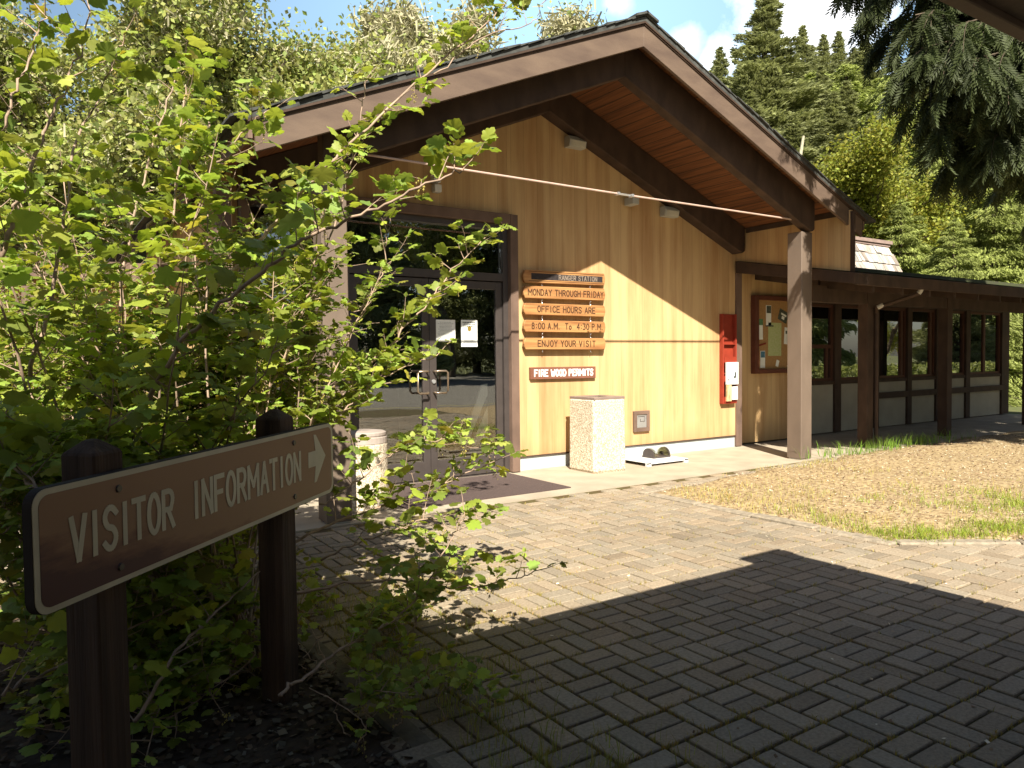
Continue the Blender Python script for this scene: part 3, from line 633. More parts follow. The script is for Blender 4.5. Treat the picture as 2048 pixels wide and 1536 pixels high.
npmesh('shake_siding', V, Fc, shake, B, np.array(Tn))
b = MB(); b.box(9.85, 16.95, 9.55, 12.3, 3.985, 4.06); b.box(9.85, 16.9, 9.58, 9.66, 3.93, 3.984); b.build('roof_cap', M('pale_brown_cap', (.30, .22, .19), .6), B)
# left wing beyond the porch
b = MB(); b.box(-7, 1.79, 12.0, 12.15, .05, 2.7); b.build('wall', siding, B)
b = MB(); b.box(-7.3, 1.79, 11.3, 11.36, 2.55, 2.8); b.box(-7.3, 1.79, 11.36, 16, 2.7, 2.8); b.build('left_roof', brown, B)
for x in (.0, -3.4): MB().box(x, x+.14, 11.4, 11.54, 0, 2.55).build('left_post', brown, B)
MB().box(1.60, 1.74, 7.6, 7.74, 0, 3.2).build('left_post', brown, B)

# ---------------------------------------------------------------- shelter over the camera
SH = thing('picnic_shelter', (-1.2, -2, 0), 'dark brown flat roofed shelter whose eave shows at the top right corner', 'shelter')
b = MB(); b.box(-16, 3.40, -14, .995, 2.405, 2.432); b.build('roof', brownd, SH)  # unseen rear of the roof lengthened to deepen the shade below
MB().box(-16, 3.44, .997, 1.04, 2.385, 2.44).build('fascia', fasciam, SH, .003); MB().box(3.401, 3.44, -14, .995, 2.385, 2.44).build('fascia', fasciam, SH, .003)
b = MB(); b.box(3.02, 3.46, 1.042, 1.19, 2.39, 2.445); b.build('beam_end', brownd, SH)
for k in range(12): MB().box(-6.9, 3.39, -5.9+k*.58, -5.82+k*.58, 2.34, 2.403).build('rafter', brownd, SH)
b = MB(); b.box(-7, .38, -1.2, 1.97, 2.84, 2.93); b.build('added_shade_roof', brownd, SH)  # unseen slab added to keep the information sign in shade
for x, y in ((3.05, -2.5), (-1.9, .7), (-6.5, .7), (-6.5, -5.5), (3.05, -5.6)): MB().box(x, x+.15, y, y+.15, -.05, 2.42 if y != .7 else 2.42).build('post', brownd, SH)
MB().box(-1.9, -1.75, 1.75, 1.90, -.02, 2.84).build('post', brownd, SH)  # support for the added shade slab

# ---------------------------------------------------------------- things on the porch wall
# hanging sign of five routed planks
HS = thing('hanging_sign', (5.98, 7.8, 1.55), 'five hooked together cedar planks giving office hours on the tan wall', 'sign')
rows = [(2.402, 2.563, 2.420, 2.583, '', 0), (2.205, 2.362, 2.215, 2.378, 'MONDAY THROUGH FRIDAY', .098), (1.995, 2.145, 1.995, 2.147, 'OFFICE HOURS ARE', .092),
        (1.777, 1.930, 1.777, 1.928, '8:00 A.M.  To  4:30 P.M.', .098), (1.553, 1.703, 1.548, 1.704, 'ENJOY YOUR VISIT', .092)]
for zl0, zl1, zr0, zr1, s_, h_ in rows:
    b = MB(); pts = []
    for k in range(5): a = k/4; pts.append((5.305+.028*(1-math.sin(a*PI))*(1 if a != .5 else 0)-.006, zl0+(zl1-zl0)*a))
    for k in range(5): a = 1-k/4; pts.append((6.652-.020*(1-math.sin(a*PI)), zr0+(zr1-zr0)*a))
    b.prismY(pts, 7.745, 7.79); pk = b.build('plank', plankm, HS, .006)
    zc = (zl0+zr0)/2; tilt = (zr0-zl0)/1.35
    if s_:
        wdt = {'MONDAY THROUGH FRIDAY': 1.24, 'OFFICE HOURS ARE': .95, 'ENJOY YOUR VISIT': .95}.get(s_, 1.18); routed(s_, 5.99-wdt/2+(.02 if wdt == 1.18 else 0), 5.99+wdt/2+(.02 if wdt == 1.18 else 0), zc+.042, .074, 7.7445, tilt, .0125, routm, pk)
    else:
        MB().prismY([(5.42, zc+.035), (6.60, zc+.048), (6.60, zc+.128), (5.42, zc+.116)], 7.7435, 7.7449).build('char_band', M('charred', (.035, .028, .028), .7, .3, 30), pk)
        routed('RANGER STATION', 5.86, 6.50, zc+.054, .058, 7.7430, .012, .010, M('worn_letter', (.24, .19, .15), .7), pk)
        MB().prismY([(5.38, zc+.022), (6.62, zc+.036), (6.62, zc+.030), (5.38, zc+.016)], 7.7435, 7.7449).build('groove', routm, pk)
        MB().prismY([(5.38, zc+.140), (6.62, zc+.152), (6.62, zc+.146), (5.38, zc+.134)], 7.7435, 7.7449).build('groove', routm, pk)
for i in range(5):
    z1 = (rows[i][0]+rows[i][2])/2; z0 = z1-.03 if i == 4 else (rows[i+1][1]+rows[i+1][3])/2
    for x in (5.60, 6.40):
        h = MB(); zz = np.linspace(z1+.002, z0-.002, 6); h.tube([(x+.008*math.sin(k*1.9), 7.768+.006*math.cos(k*1.9), z) for k, z in enumerate(zz)], .0045, k=6); h.build('hook', metal, HS)
FW = thing('permit_sign', (5.965, 7.8, 1.17), 'small brown board reading FIRE WOOD PERMITS in white, below the hanging planks', 'sign')
MB().prismY([(5.425, 1.170), (6.505, 1.163), (6.505, 1.322), (5.425, 1.326)], 7.785, 7.829).build('board', M('permit_brown', (.20, .085, .055), .5, .1), FW, .003)
routed('FIRE WOOD PERMITS', 5.485, 6.45, 1.208, .078, 7.7840, -.004, .020, whitep, FW)
# small framed cover near the floor
VT = thing('framed_outlet_cover', (7.36, 7.8, .37), 'small brown framed metal utility cover low on the tan wall right of the bin', 'wall fitting')
b = MB(); b.box(7.215, 7.515, 7.79, 7.829, .375, .43); b.box(7.215, 7.515, 7.79, 7.829, .62, .672); b.box(7.215, 7.268, 7.79, 7.829, .43, .62); b.box(7.462, 7.515, 7.79, 7.829, .43, .62); b.build('frame', brown, VT, .003)
b = MB(); b.box(7.27, 7.46, 7.805, 7.829, .432, .618); b.build('cover_plate', metal, VT)
b = MB(); b.tube([(7.30, 7.803, .59), (7.42, 7.803, .59), (7.42, 7.803, .52), (7.34, 7.803, .52), (7.34, 7.803, .56)], .004, k=5); b.build('latch', bronze, VT)
FL = None
def floodlight(x, z, label):
    t = thing('wall_light', (x, 7.82, z), label, 'light', 'plastic box lights on the gable wall')
    MB().prismX([(7.829, z-.07), (7.829, z+.075), (7.74, z+.075), (7.70, z+.02), (7.72, z-.07)], x-.14, x+.14).build('housing', greybox, t, .006)
    MB().prismX([(7.6985, z+.01), (7.7185, z-.062), (7.715, z-.062), (7.695, z+.01)], x-.115, x+.115).build('lens', M('milky_lens', (.50, .48, .40), .3), t)
floodlight(6.17, 4.28, 'box wall light under the gable peak'); floodlight(7.90, 3.54, 'box wall light lower down the gable wall on the right')
t = thing('security_camera', (7.16, 7.8, 3.6), 'small grey boxy floodlight or camera hanging near the tie rod turnbuckle', 'camera')
MB().box(7.05, 7.17, 7.62, 7.80, 3.55, 3.65).build('housing', greybox, t, .006); MB().box(7.17, 7.20, 7.66, 7.70, 3.58, 3.62).build('lens', inkm, t); MB().tube([(7.11, 7.83, 3.66), (7.11, 7.72, 3.66), (7.11, 7.72, 3.65)], .012, k=6).build('bracket', metal, t)
t = thing('emergency_light', (4.1, 7.8, 3.5), 'white twin box fitting on the wall above the entrance doors', 'light')
MB().box(4.06, 4.15, 7.74, 7.829, 3.40, 3.49).build('lower_box', whitep, t, .005); MB().box(4.05, 4.14, 7.74, 7.829, 3.51, 3.60).build('upper_box', whitep, t, .005)
# notices on the door glass
def notice(x0, x1, z0, z1, label, head, shield=False):
    t = thing('paper_notice', ((x0+x1)/2, 7.84, z0), label, 'paper')
    MB().box(x0, x1, 7.846, 7.8495, z0, z1).build('sheet', paperm, t)
    b = MB(); z = z1-.03; n = 0
    while z > z0+.02:
        wl = (x1-x0)*random.uniform(.55, .86); c = (x0+x1)/2; hh = .011 if n < head else .0045
        if not (shield and z1-.135 < z < z1-.075):
            q = c-wl/2
            while q < c+wl/2:
                ww = random.uniform(.012, .035); b.box(q, min(q+ww, c+wl/2), 7.8445, 7.8457, z-hh/2, z+hh/2); q += ww+.006
        z -= .022 if n < head else .0165; n += 1
    b.build('printed_lines', inkm if head else M('faint_ink', (.3, .33, .32), .8), t)
    if shield:
        c = (x0+x1)/2; MB().prismY([(c-.027, z1-.082), (c, z1-.078), (c+.027, z1-.082), (c+.024, z1-.11), (c+.026, z1-.125), (c, z1-.138), (c-.026, z1-.125), (c-.024, z1-.11)], 7.8435, 7.8457).build('shield_emblem', M('shield', (.22, .15, .02), .7), t)
notice(4.445, 4.672, 1.592, 1.918, 'tall white notice with a shield emblem taped to the door glass', 3, True)
notice(4.100, 4.362, 1.655, 1.915, 'squarish pale notice taped to the door glass left of the tall one', 0)
# literature rack
LR = thing('literature_rack', (9.19, 7.8, .7), 'tall narrow red wooden literature rack with leaflets beside the wall corner', 'rack')
b = MB(); x0, x1 = 9.03, 9.352; b.box(x0, x1, 7.815, 7.829, .70, 2.095); b.box(x0, x0+.025, 7.755, 7.814, .70, 2.095); b.box(x1-.025, x1, 7.755, 7.814, .70, 2.095); b.box(x0+.026, x1-.026, 7.755, 7.814, .70, .72); b.build('case', redm, LR, .003)
for z in (1.165, 1.62): MB().box(x0+.026, x1-.026, 7.76, 7.813, z, z+.012).build('shelf', redm, LR)
for z in (.72, 1.045, 1.34): MB().box(x0+.026, x1-.026, 7.748, 7.760, z, z+.09).build('pocket_front', redm, LR)
b = MB(); b.box(9.075, 9.34, 7.715, 7.745, 1.00, 1.345); b.build('leaflet', whitep, LR); 
MB().box(9.08, 9.19, 7.725, 7.745, .74, .99).build('leaflet', M('tan_leaflet', (.6, .42, .22), .7, .5, 30, (1, 1, .3)), LR); MB().box(9.20, 9.325, 7.715, 7.738, .76, .965).build('leaflet', whitep, LR)
b = MB(); b.box(9.25, 9.285, 7.713, 7.7147, 1.10, 1.19); b.box(9.23, 9.25, 7.713, 7.7147, 1.09, 1.13); b.box(9.10, 9.12, 7.713, 7.7147, 1.06, 1.09); b.box(9.245, 9.255, 7.713, 7.7147, .85, .87); b.build('leaflet_print', inkm, LR)
# bulletin board
BB = thing('bulletin_board', (10.45, 7.85, 1.17), 'framed cork bulletin board pinned with papers and a map on the shaded wall', 'notice board')
b = MB(); x0, x1, z0, z1 = 9.86, 11.02, 1.15, 2.42; b.box(x0, x0+.09, 7.80, 7.898, z0, z1); b.box(x1-.07, x1, 7.80, 7.898, z0, z1); b.box(x0+.09, x1-.07, 7.80, 7.898, z0, z0+.07); b.box(x0+.09, x1-.07, 7.80, 7.898, z1-.07, z1); b.build('frame', M('board_frame', (.11, .035, .02), .5), BB, .004)
MB().box(x0+.09, x1-.07, 7.87, 7.89, z0+.07, z1-.07).build('cork_panel', corkm, BB)
def sheetp(xc, zc, wd_, hh, mt, a=0, name='pinned_sheet', y=7.866):
    ca, sa = math.cos(a), math.sin(a); pts = [(xc+ca*u-sa*v, zc+sa*u+ca*v) for u, v in ((-wd_/2, -hh/2), (wd_/2, -hh/2), (wd_/2, hh/2), (-wd_/2, hh/2))]
    return MB().prismY(pts, y, y+.003).build(name, mt, BB)
ph = M('photo_print', (.07, .08, .06), .6, .5, 30); mapm = M('map_green', (.38, .45, .17), .8, .15, 30, col2=(.48, .50, .28)); grn = M('leaflet_green', (.10, .22, .10), .7, .3, 20); blu = M('leaflet_blue', (.07, .18, .26), .7, .3, 20)
sheetp(10.27, 2.10, .13, .34, paperm); sheetp(10.27, 2.20, .11, .12, ph, y=7.862); sheetp(10.06, 1.87, .12, .33, paperm, .02); sheetp(10.06, 1.99, .12, .10, grn, y=7.862)
sheetp(10.65, 2.10, .24, .19, ph, -.35); sheetp(10.66, 2.12, .14, .03, paperm, -.35, y=7.862); sheetp(10.64, 2.07, .07, .05, paperm, -.35, y=7.862)
sheetp(10.43, 1.71, .34, .55, mapm, -.01); sheetp(10.74, 1.77, .12, .28, paperm, -.08); sheetp(10.73, 1.83, .04, .05, ph, y=7.862)
sheetp(10.12, 1.38, .12, .28, paperm); sheetp(10.12, 1.46, .10, .10, blu, y=7.862); sheetp(10.08, 1.62, .23, .025, M('red_pin_strip', (.2, .02, .01), .6), .2, y=7.860); sheetp(10.29, 1.93, .2, .02, ph, y=7.862)
sheetp(10.86, 1.36, .10, .22, grn, .1); sheetp(10.50, 1.31, .07, .11, paperm, -.3); sheetp(10.83, 1.26, .14, .03, paperm)
t = thing('door_handle_plate', (11.2, 7.95, 1.6), 'small white box fixed behind the near column', 'wall fitting'); MB().box(11.06, 11.13, 7.76, 7.838, 1.60, 1.86).build('white_box', whitep, t, .01)

# bins, boot scraper, mat, bench
WB = thing('waste_bin', (6.12, 7.30, 0), 'square exposed aggregate concrete litter bin with brown top standing in the sun', 'litter bin')
b = MB(); pts0 = []; cx, cy, h0, h1, ch = 6.125, 7.31, .268, .262, .035
def ring(h, z, c=ch): return [(cx+a, cy+b2, z) for a, b2 in ((-h+c, -h), (h-c, -h), (h, -h+c), (h, h-c), (h-c, h), (-h+c, h), (-h, h-c), (-h, -h+c))]
rs = [ring(h0-.015, .0), ring(h0, .03), ring(h1, .90), ring(h1-.01, .915)]; vs = sum(rs, []); fs = [(i*8+j, i*8+(j+1) % 8, i*8+8+(j+1) % 8, i*8+8+j) for i in range(3) for j in range(8)] + [tuple(range(7, -1, -1)), tuple(range(24, 32))]
b.add(vs, fs); b.build('bin_body', aggm, WB)
b = MB(); h = .252
for (xa, xb, ya, yb) in ((-h, h, -h, -.13), (-h, h, .13, h), (-h, -.13, -.13, .13), (.13, h, -.13, .13)): b.box(cx+xa, cx+xb, cy+ya, cy+yb, .916, .948)
b.build('bin_lid', M('lid_brown', (.22, .165, .14), .5), WB, .004); MB().box(cx-.13, cx+.13, cy-.13, cy+.13, .88, .917).build('bin_opening', inkm, WB)
t = thing('round_bin', (2.70, 6.78, 0), 'round aggregate litter bin with a flat metal lid beside the left column', 'litter bin')
b = MB(); b.lathe((2.72, 6.80, 0), [(.235, 0), (.25, .02), (.25, .62), (.245, .64)], 32); b.build('bin_body', aggm, t, smooth=False)
b = MB(); b.lathe((2.72, 6.80, 0), [(.24, .641), (.247, .645), (.247, .70), (.235, .705), (.235, .715), (.24, .72), (.24, .745), (.22, .755), (.12, .765)], 32); b.build('bin_lid', M('tan_metal_lid', (.40, .34, .30), .4, .1), t)
BS = thing('boot_scraper', (7.38, 7.5, 0), 'small black boot brush with curved ends on a white metal tray by the wall', 'boot scraper')
b = MB(); b.box(6.79, 7.55, 7.09, 7.88, .045, .052); b.box(6.79, 6.86, 7.09, 7.13, 0, .045); b.box(7.48, 7.55, 7.09, 7.13, 0, .045); b.box(6.79, 6.86, 7.84, 7.88, 0, .045); b.box(7.48, 7.55, 7.84, 7.88, 0, .045); b.box(6.79, 7.55, 7.09, 7.096, .03, .045); b.build('tray', M('white_metal', (.72, .72, .72), .4), BS)
MB().box(7.14, 7.46, 7.33, 7.56, .053, .075).build('base', bronze, BS)
for x in (7.14, 7.44):
    pts = [(7.445+.11*math.cos(a), .075+.11*math.sin(a)) for a in np.linspace(0, PI, 13)]; MB().prismX(pts, x, x+.02).build('end_plate', bronze, BS)
b = MB()
for x in (7.165, 7.385):
    for k in range(15):
        a = PI*k/14; dy, dz = math.cos(a), math.sin(a)
        for q in range(3): b.tube([(x+.01+q*.018, 7.445+dy*.05, .08+dz*.05), (x+.012+q*.018, 7.445+dy*.105, .08+dz*.105)], .004, .003, k=4)
b.build('bristles', M('bristle', (.13, .12, .05), .9), BS)
tag(MB().box(3.04, 5.03, 6.46, 7.74, .001, .012).build('door_mat', matm), 'large dark brown entrance mat on the slab before the glass doors', 'mat')
BN = thing('bench', (.9, 7.0, 0), 'grey slatted wooden bench half hidden behind the shrub', 'bench')
b = MB()
for k in range(4): b.box(.05, 1.45, 6.75+k*.11, 6.84+k*.11, .43, .465)
b.build('seat', M('grey_wood', (.45, .43, .40), .8, .2, 5, (.5, 6, 6)), BN)
b = MB()
for k in range(3): b.box(.05, 1.45, 7.21, 7.24, .56+k*.13, .66+k*.13)
b.build('backrest', bpy.data.materials['grey_wood'], BN)
for x in (.15, 1.27): MB().box(x, x+.08, 6.8, 7.25, 0, .43).build('leg', concrete, BN)
VN = thing('parked_van', (-2.6, 19.5, 0), 'white van parked far left, glimpsed through the shrub', 'van')
prof = [(-4.9, .35), (-4.9, 1.25), (-4.5, 1.35), (-3.9, 2.0), (-.45, 2.05), (-.4, .35)]
MB().prismY([(x, z) for x, z in prof], 18.6, 20.4).build('body', M('van_white', (.8, .8, .8), .3), VN, .06)
b = MB(); b.prismY([(-4.35, 1.4), (-3.85, 1.92), (-3.2, 1.92), (-3.2, 1.4)], 18.585, 18.6); b.prismY([(-3.1, 1.4), (-3.1, 1.92), (-.6, 1.92), (-.6, 1.4)], 18.585, 18.6); b.build('window', inkm, VN)
for x in (-4.1, -1.2):
    b = MB(); b.lathe((0, 0, 0), [(.2, 0), (.34, .02), (.34, .2), (.2, .22)], 20); b.v = [(x+p[0], 18.58+p[2], .34+p[1]) for p in b.v]; b.build('wheel', inkm, VN)

# ---------------------------------------------------------------- visitor information sign
A0 = np.array([.006, 2.217]); A1 = np.array([1.212, 3.386]); dv = A1-A0; LEN = np.linalg.norm(dv); dv /= LEN
SX = np.array([dv[0], dv[1], 0]); SN = np.array([dv[1], -dv[0], 0]); SU = np.array([0, 0, 1.])       # SN faces the path
ZB, ZT = .797, 1.127
def sp(s, n, z): return tuple(np.array([A0[0], A0[1], 0]) + SX*s + SN*n + SU*(z+.017*s))
IS = thing('information_sign', (float(A0[0]+dv[0]*.8), float(A0[1]+dv[1]*.8), 0), 'brown VISITOR INFORMATION board with white arrow on two wooden posts', 'sign')
def rrect(s0, s1, z0, z1, r, k=6):
    out = []
    for cx_, cz_, a0 in ((s1-r, z0+r, -PI/2), (s1-r, z1-r, 0), (s0+r, z1-r, PI/2), (s0+r, z0+r, PI)):
        for i in range(k+1): a = a0+PI/2*i/k; out.append((cx_+r*math.cos(a), cz_+r*math.sin(a)))
    return out
def plate(pts, n0, n1): return MB().prism([sp(s, n0, z) for s, z in pts], SN*(n1-n0))
sm = bpy.data.materials.new('faded_sign_brown'); sm.use_nodes = True; t = sm.node_tree; bb_ = t.nodes['Principled BSDF']; bb_.inputs['Roughness'].default_value = .55
co = t.nodes.new('ShaderNodeTexCoord'); 
d1 = t.nodes.new('ShaderNodeVectorMath'); d1.operation = 'DOT_PRODUCT'; dirv = SX*.20 + SU*1.0; d1.inputs[1].default_value = tuple(dirv); t.links.new(co.outputs['Object'], d1.inputs[0])
nz = t.nodes.new('ShaderNodeTexNoise'); mpn = t.nodes.new('ShaderNodeMapping'); mpn.inputs['Scale'].default_value = (.8, .8, 3.0); t.links.new(co.outputs['Object'], mpn.inputs[0]); t.links.new(mpn.outputs[0], nz.inputs[0]); nz.inputs['Scale'].default_value = 6; nz.inputs['Detail'].default_value = 8; nz.inputs['Roughness'].default_value = .65
ma = t.nodes.new('ShaderNodeMath'); ma.operation = 'MULTIPLY_ADD'; ma.inputs[1].default_value = .26; t.links.new(nz.outputs['Fac'], ma.inputs[0]); t.links.new(d1.outputs['Value'], ma.inputs[2])
base = float(np.dot(dirv, np.array(sp(.10, 0, .925))))+.13
mr = t.nodes.new('ShaderNodeMapRange'); mr.inputs[1].default_value = base-.03; mr.inputs[2].default_value = base+.07; t.links.new(ma.outputs[0], mr.inputs[0])
cr_ = t.nodes.new('ShaderNodeValToRGB'); cr_.color_ramp.elements[0].color = (.062, .016, .022, 1); cr_.color_ramp.elements[1].color = (.235, .12, .066, 1); el = cr_.color_ramp.elements.new(.5); el.color = (.15, .06, .04, 1)
t.links.new(mr.outputs[0], cr_.inputs[0]); t.links.new(cr_.outputs[0], bb_.inputs['Base Color'])
plate(rrect(0, LEN, ZB, ZT, .045), -.030, -.0025).build('backing_board', M('plywood_edge', (.04, .03, .025), .9), IS)
plate(rrect(.002, LEN-.002, ZB+.002, ZT-.002, .043), -.0022, .0).build('border', signwhite, IS)
plate(rrect(.020, LEN-.020, ZB+.018, ZT-.018, .032), .0003, .0012).build('sign_face', sm, IS)
def gothic(body, s0, s1):
    o = routed(body, s0+.008, s1-.008, .913, .115, 0, 0, .0175, signwhite, IS, depth=0)
    me = o.data; n = len(me.vertices); c = np.empty(n*3, np.float32); me.vertices.foreach_get('co', c); c = c.reshape(-1, 3)
    w_ = np.array([sp(x, .0026-.0, z) for x, y, z in c], np.float32); half = np.arange(n) % 8 < 4
    w_ += (np.where(half, .0, -.0012)[:, None]*SN).astype(np.float32); w_ += (np.repeat(RG.uniform(0, .0006, n//8), 8)[:, None]*SN).astype(np.float32)
    me.vertices.foreach_set('co', w_.ravel()); me.update()
gothic('VISITOR', 0.113, 0.54)
gothic('INFORMATION', 0.627, 1.368)
ar = [(1.435, .925), (1.505, .925), (1.49, .865), (1.60, .955), (1.49, 1.045), (1.505, .985), (1.435, .985)]
ar = [(1.435, .922), (1.502, .922), (1.487, .858), (1.508, .860), (1.598, .952), (1.508, 1.044), (1.487, 1.046), (1.502, .982), (1.435, .982)]
ar = [(a_, .982+(z_-.952)*1.15) for a_, z_ in ar]; plate(ar, .0013, .0024).build('arrow', signwhite, IS)
pw = .116
for s0 in (.245, 1.26):
    b = MB(); zt = ZT+.055; n0, n1 = -.032-pw, -.0325; c = [(s0, n0), (s0+pw, n0), (s0+pw, n1), (s0, n1)]
    vs = [sp(a, n_, -.05) for a, n_ in c] + [sp(a, n_, zt) for a, n_ in c] + [sp(a+(s0+pw/2-a)*.75, n_+((n0+n1)/2-n_)*.75, zt+.038) for a, n_ in c]
    b.add(vs, [(3, 2, 1, 0), (0, 1, 5, 4), (1, 2, 6, 5), (2, 3, 7, 6), (3, 0, 4, 7), (4, 5, 9, 8), (5, 6, 10, 9), (6, 7, 11, 10), (7, 4, 8, 11), (8, 9, 10, 11)])
    b.build('post', postw, IS, .005)
    for z in (ZB+.05, ZT-.05):
        b = MB(); b.tube([sp(s0+pw*.45, .0013, z), sp(s0+pw*.45, .006, z)], .012, .010, k=10); b.build('bolt', bronze, IS)

# ---------------------------------------------------------------- foliage tools
def leaf_template(lobes=True):
    half = [(0, .02), (.16, -.09), (.34, -.04), (.43, .10), (.41, .18), (.54, .30), (.52, .44), (.42, .47), (.42, .62), (.30, .70), (.23, .68), (.18, .84), (.08, .90), (0, .97)]
    pts = [(x, y) for x, y in half] + [(-x*.93, y+.02) for x, y in half[-2:0:-1]]
    v = [(0, .30, -.05)] + [(x, y, 0) for x, y in pts]
    out = []
    for x, y, _ in v: out.append((x, y-.05, -.70*x*x - .30*(y-.35)**2 + .20*abs(x)+.05*math.sin(13*x+9*y)+.03*math.sin(23*abs(x)+3)))
    n = len(pts); f = [(0, 1+i, 1+(i+1) % n) for i in range(n)]; return np.array(out), f
LT, LF = leaf_template(); s_up = .8
def smooth_path(pts, n=10):
    pts = [np.array(p, float) for p in pts]
    if len(pts) == 2: return [pts[0]*(1-t)+pts[1]*t for t in np.linspace(0, 1, n)]
    P = [2*pts[0]-pts[1]] + pts + [2*pts[-1]-pts[-2]]; out = []
    for i in range(1, len(P)-2):
        for t in np.linspace(0, 1, n, endpoint=(i == len(P)-3)):
            a, b, c, d = P[i-1], P[i], P[i+1], P[i+2]
            out.append(.5*((2*b)+(-a+c)*t+(2*a-5*b+4*c-d)*t*t+(-a+3*b-3*c+d)*t**3))
    return out
class Shrub:
    strict = False
    def __init__(s): s.st = MB(); s.P = []; s.D = []; s.N = []; s.s = []; s.T = []; s.fr = []
    def ok(s, p):
        q = np.array(p[:2])-A0; along = q@dv; off = q@SN[:2]
        az = math.atan2(p[0], p[1])
        if -.06 < az < .362 and off > -.16 and p[2] < 1.215+.12*max(0, along-1.2): return False
        
        d = np.linalg.norm(np.array(p)-np.array([0, 0, CAMZ])); return d > 1.55
    def leaf(s, p, d, size, up=.8):
        if not s.ok(p): return
        up = s_up
        n = np.array([random.gauss(0, .42), random.gauss(0, .42), up]); d = np.array(d)+np.array([random.gauss(0, .3), random.gauss(0, .3), -.25+random.gauss(0, .25)])
        s.P.append(p); s.D.append(d); s.N.append(n); s.s.append(size*random.choice((.6, .8, .95, 1.1, 1.3, 1.6))); v = random.choice((.5, .7, .85, 1.0, 1.1, 1.25))*random.uniform(.92, 1.08); y = random.uniform(-.12, .20)+(.35 if random.random() < .03 else 0)
        s.T.append((v*(1+y), v, v*random.uniform(.7, 1.3)))
    def shoot(s, p, d, L, lsize, r=.0028, sub=True):
        d = norm(np.array(d)); n = max(3, int(L/.035)); pts = [np.array(p)]; 
        bend = np.array([random.gauss(0, .12), random.gauss(0, .12), .10+random.gauss(0, .08)])
        for i in range(n): d = norm(d+bend*.25+np.array([random.gauss(0, .05) for _ in range(3)])); pts.append(pts[-1]+d*L/n)
        if not s.ok(pts[len(pts)//2]): return
        s.st.tube(pts[::2] if len(pts) > 5 else pts, r, .0010, k=4, cap=False)
        a = random.uniform(0, PI)
        for i in range(1, len(pts)):
            t = i/len(pts)
            if random.random() < .70:
                a += PI/2+random.gauss(0, .3)
                for sg in (1, -1):
                    if random.random() < .12: continue
                    h = np.array([math.cos(a)*sg, math.sin(a)*sg, .25]); h = norm(h-d*(h@d)*.5+d*.35)
                    pe = lsize*random.uniform(.35, .8); q = pts[i]+h*pe
                    s.st.tube([pts[i], q], .0008, .0006, k=3, cap=False); s.leaf(q, h, lsize*(1.05-.35*t))
        s.leaf(pts[-1], d, lsize*.6); s.leaf(pts[-1], d+np.array([.3, 0, .3]), lsize*.45)
        if random.random() < .16: s.fruit(pts[len(pts)//2])
    def fruit(s, p):
        if s.ok(p): s.fr.append(np.array(p))
    def stem(s, pts, r, lsize=.07, dens=1., start=.25, shootL=(.10, .34), straight=False, tip=True):
        path = smooth_path(pts, 8)
        if s.strict and not all(s.ok(q) for q in path): return path
        path = [q+np.array([random.gauss(0, .006) for _ in range(3)]) for q in path]
        n = len(path); rr = [r*(1-.82*(i/(n-1))**.8)+.0012 for i in range(n)]; s.st.tube(path, rr, k=6)
        L = sum(np.linalg.norm(path[i+1]-path[i]) for i in range(n-1)); acc = 0; nxt = L*start
        for i in range(n-1):
            seg = np.linalg.norm(path[i+1]-path[i])
            while acc+seg > nxt:
                t = (nxt-acc)/seg; p = path[i]*(1-t)+path[i+1]*t; d = norm(path[i+1]-path[i])
                h = norm(np.array([random.gauss(0, 1), random.gauss(0, 1), abs(random.gauss(.25, .5))])); h = norm(h-d*(h@d)*.7+d*.45)
                s.shoot(p, h, random.uniform(*shootL)*(1.15-.5*nxt/L), lsize); nxt += random.uniform(.035, .085)/dens
            acc += seg
        if tip: s.shoot(path[-1], norm(path[-1]-path[-2]), .12, lsize)
        return path
    def build(s, name, loc, label, cat='shrub'):
        t = thing(name, loc, label, cat); s.st.build('stems', stemm, t, smooth=True)
        P = np.array(s.P); X, Y, Z = frames(np.array(s.D), np.array(s.N)); V, Fa = scatter(LT, LF, P, X, Y, Z, np.array(s.s))
        npmesh('foliage', V, Fa, shrubleaf, t, np.repeat(np.array(s.T), len(LT), 0), smooth=True)
        if s.fr:
            pp, ss = [], []
            b = MB()
            for c in s.fr:
                ax = norm(np.array([random.gauss(0, .35), random.gauss(0, .35), -1])); e = c+ax*random.uniform(.05, .10); b.tube([c, (c+e)/2+np.array([.004, 0, 0]), e], .0011, .0007, k=3, cap=False)
                for k in range(random.randint(9, 18)):
                    u = random.uniform(.15, 1); pp.append(c+(e-c)*u+RG.normal(0, .010, 3)); ss.append(random.uniform(.0028, .0052))
            O = np.array([(1, 0, 0), (-1, 0, 0), (0, 1, 0), (0, -1, 0), (0, 0, 1.4), (0, 0, -1.4)]); OF = [(0, 2, 4), (2, 1, 4), (1, 3, 4), (3, 0, 4), (2, 0, 5), (1, 2, 5), (3, 1, 5), (0, 3, 5)]
            n = len(pp); I = np.tile(np.eye(3)[None], (n, 1, 1)); V, Fa = scatter(O, OF, np.array(pp), I[:, 0], I[:, 1], I[:, 2], np.array(ss))
            npmesh('flower_clusters', V, Fa, berry, t, np.repeat(RG.uniform(.7, 1.2, (n, 1))*np.ones((1, 3)), 6, 0)); b.build('flower_stalks', stemm, t)
        return t
def A(*l): return [at(*q) for q in l]
sh = Shrub(); root = lambda: np.array([random.uniform(.25, .95), random.uniform(3.5, 4.4), -.02])
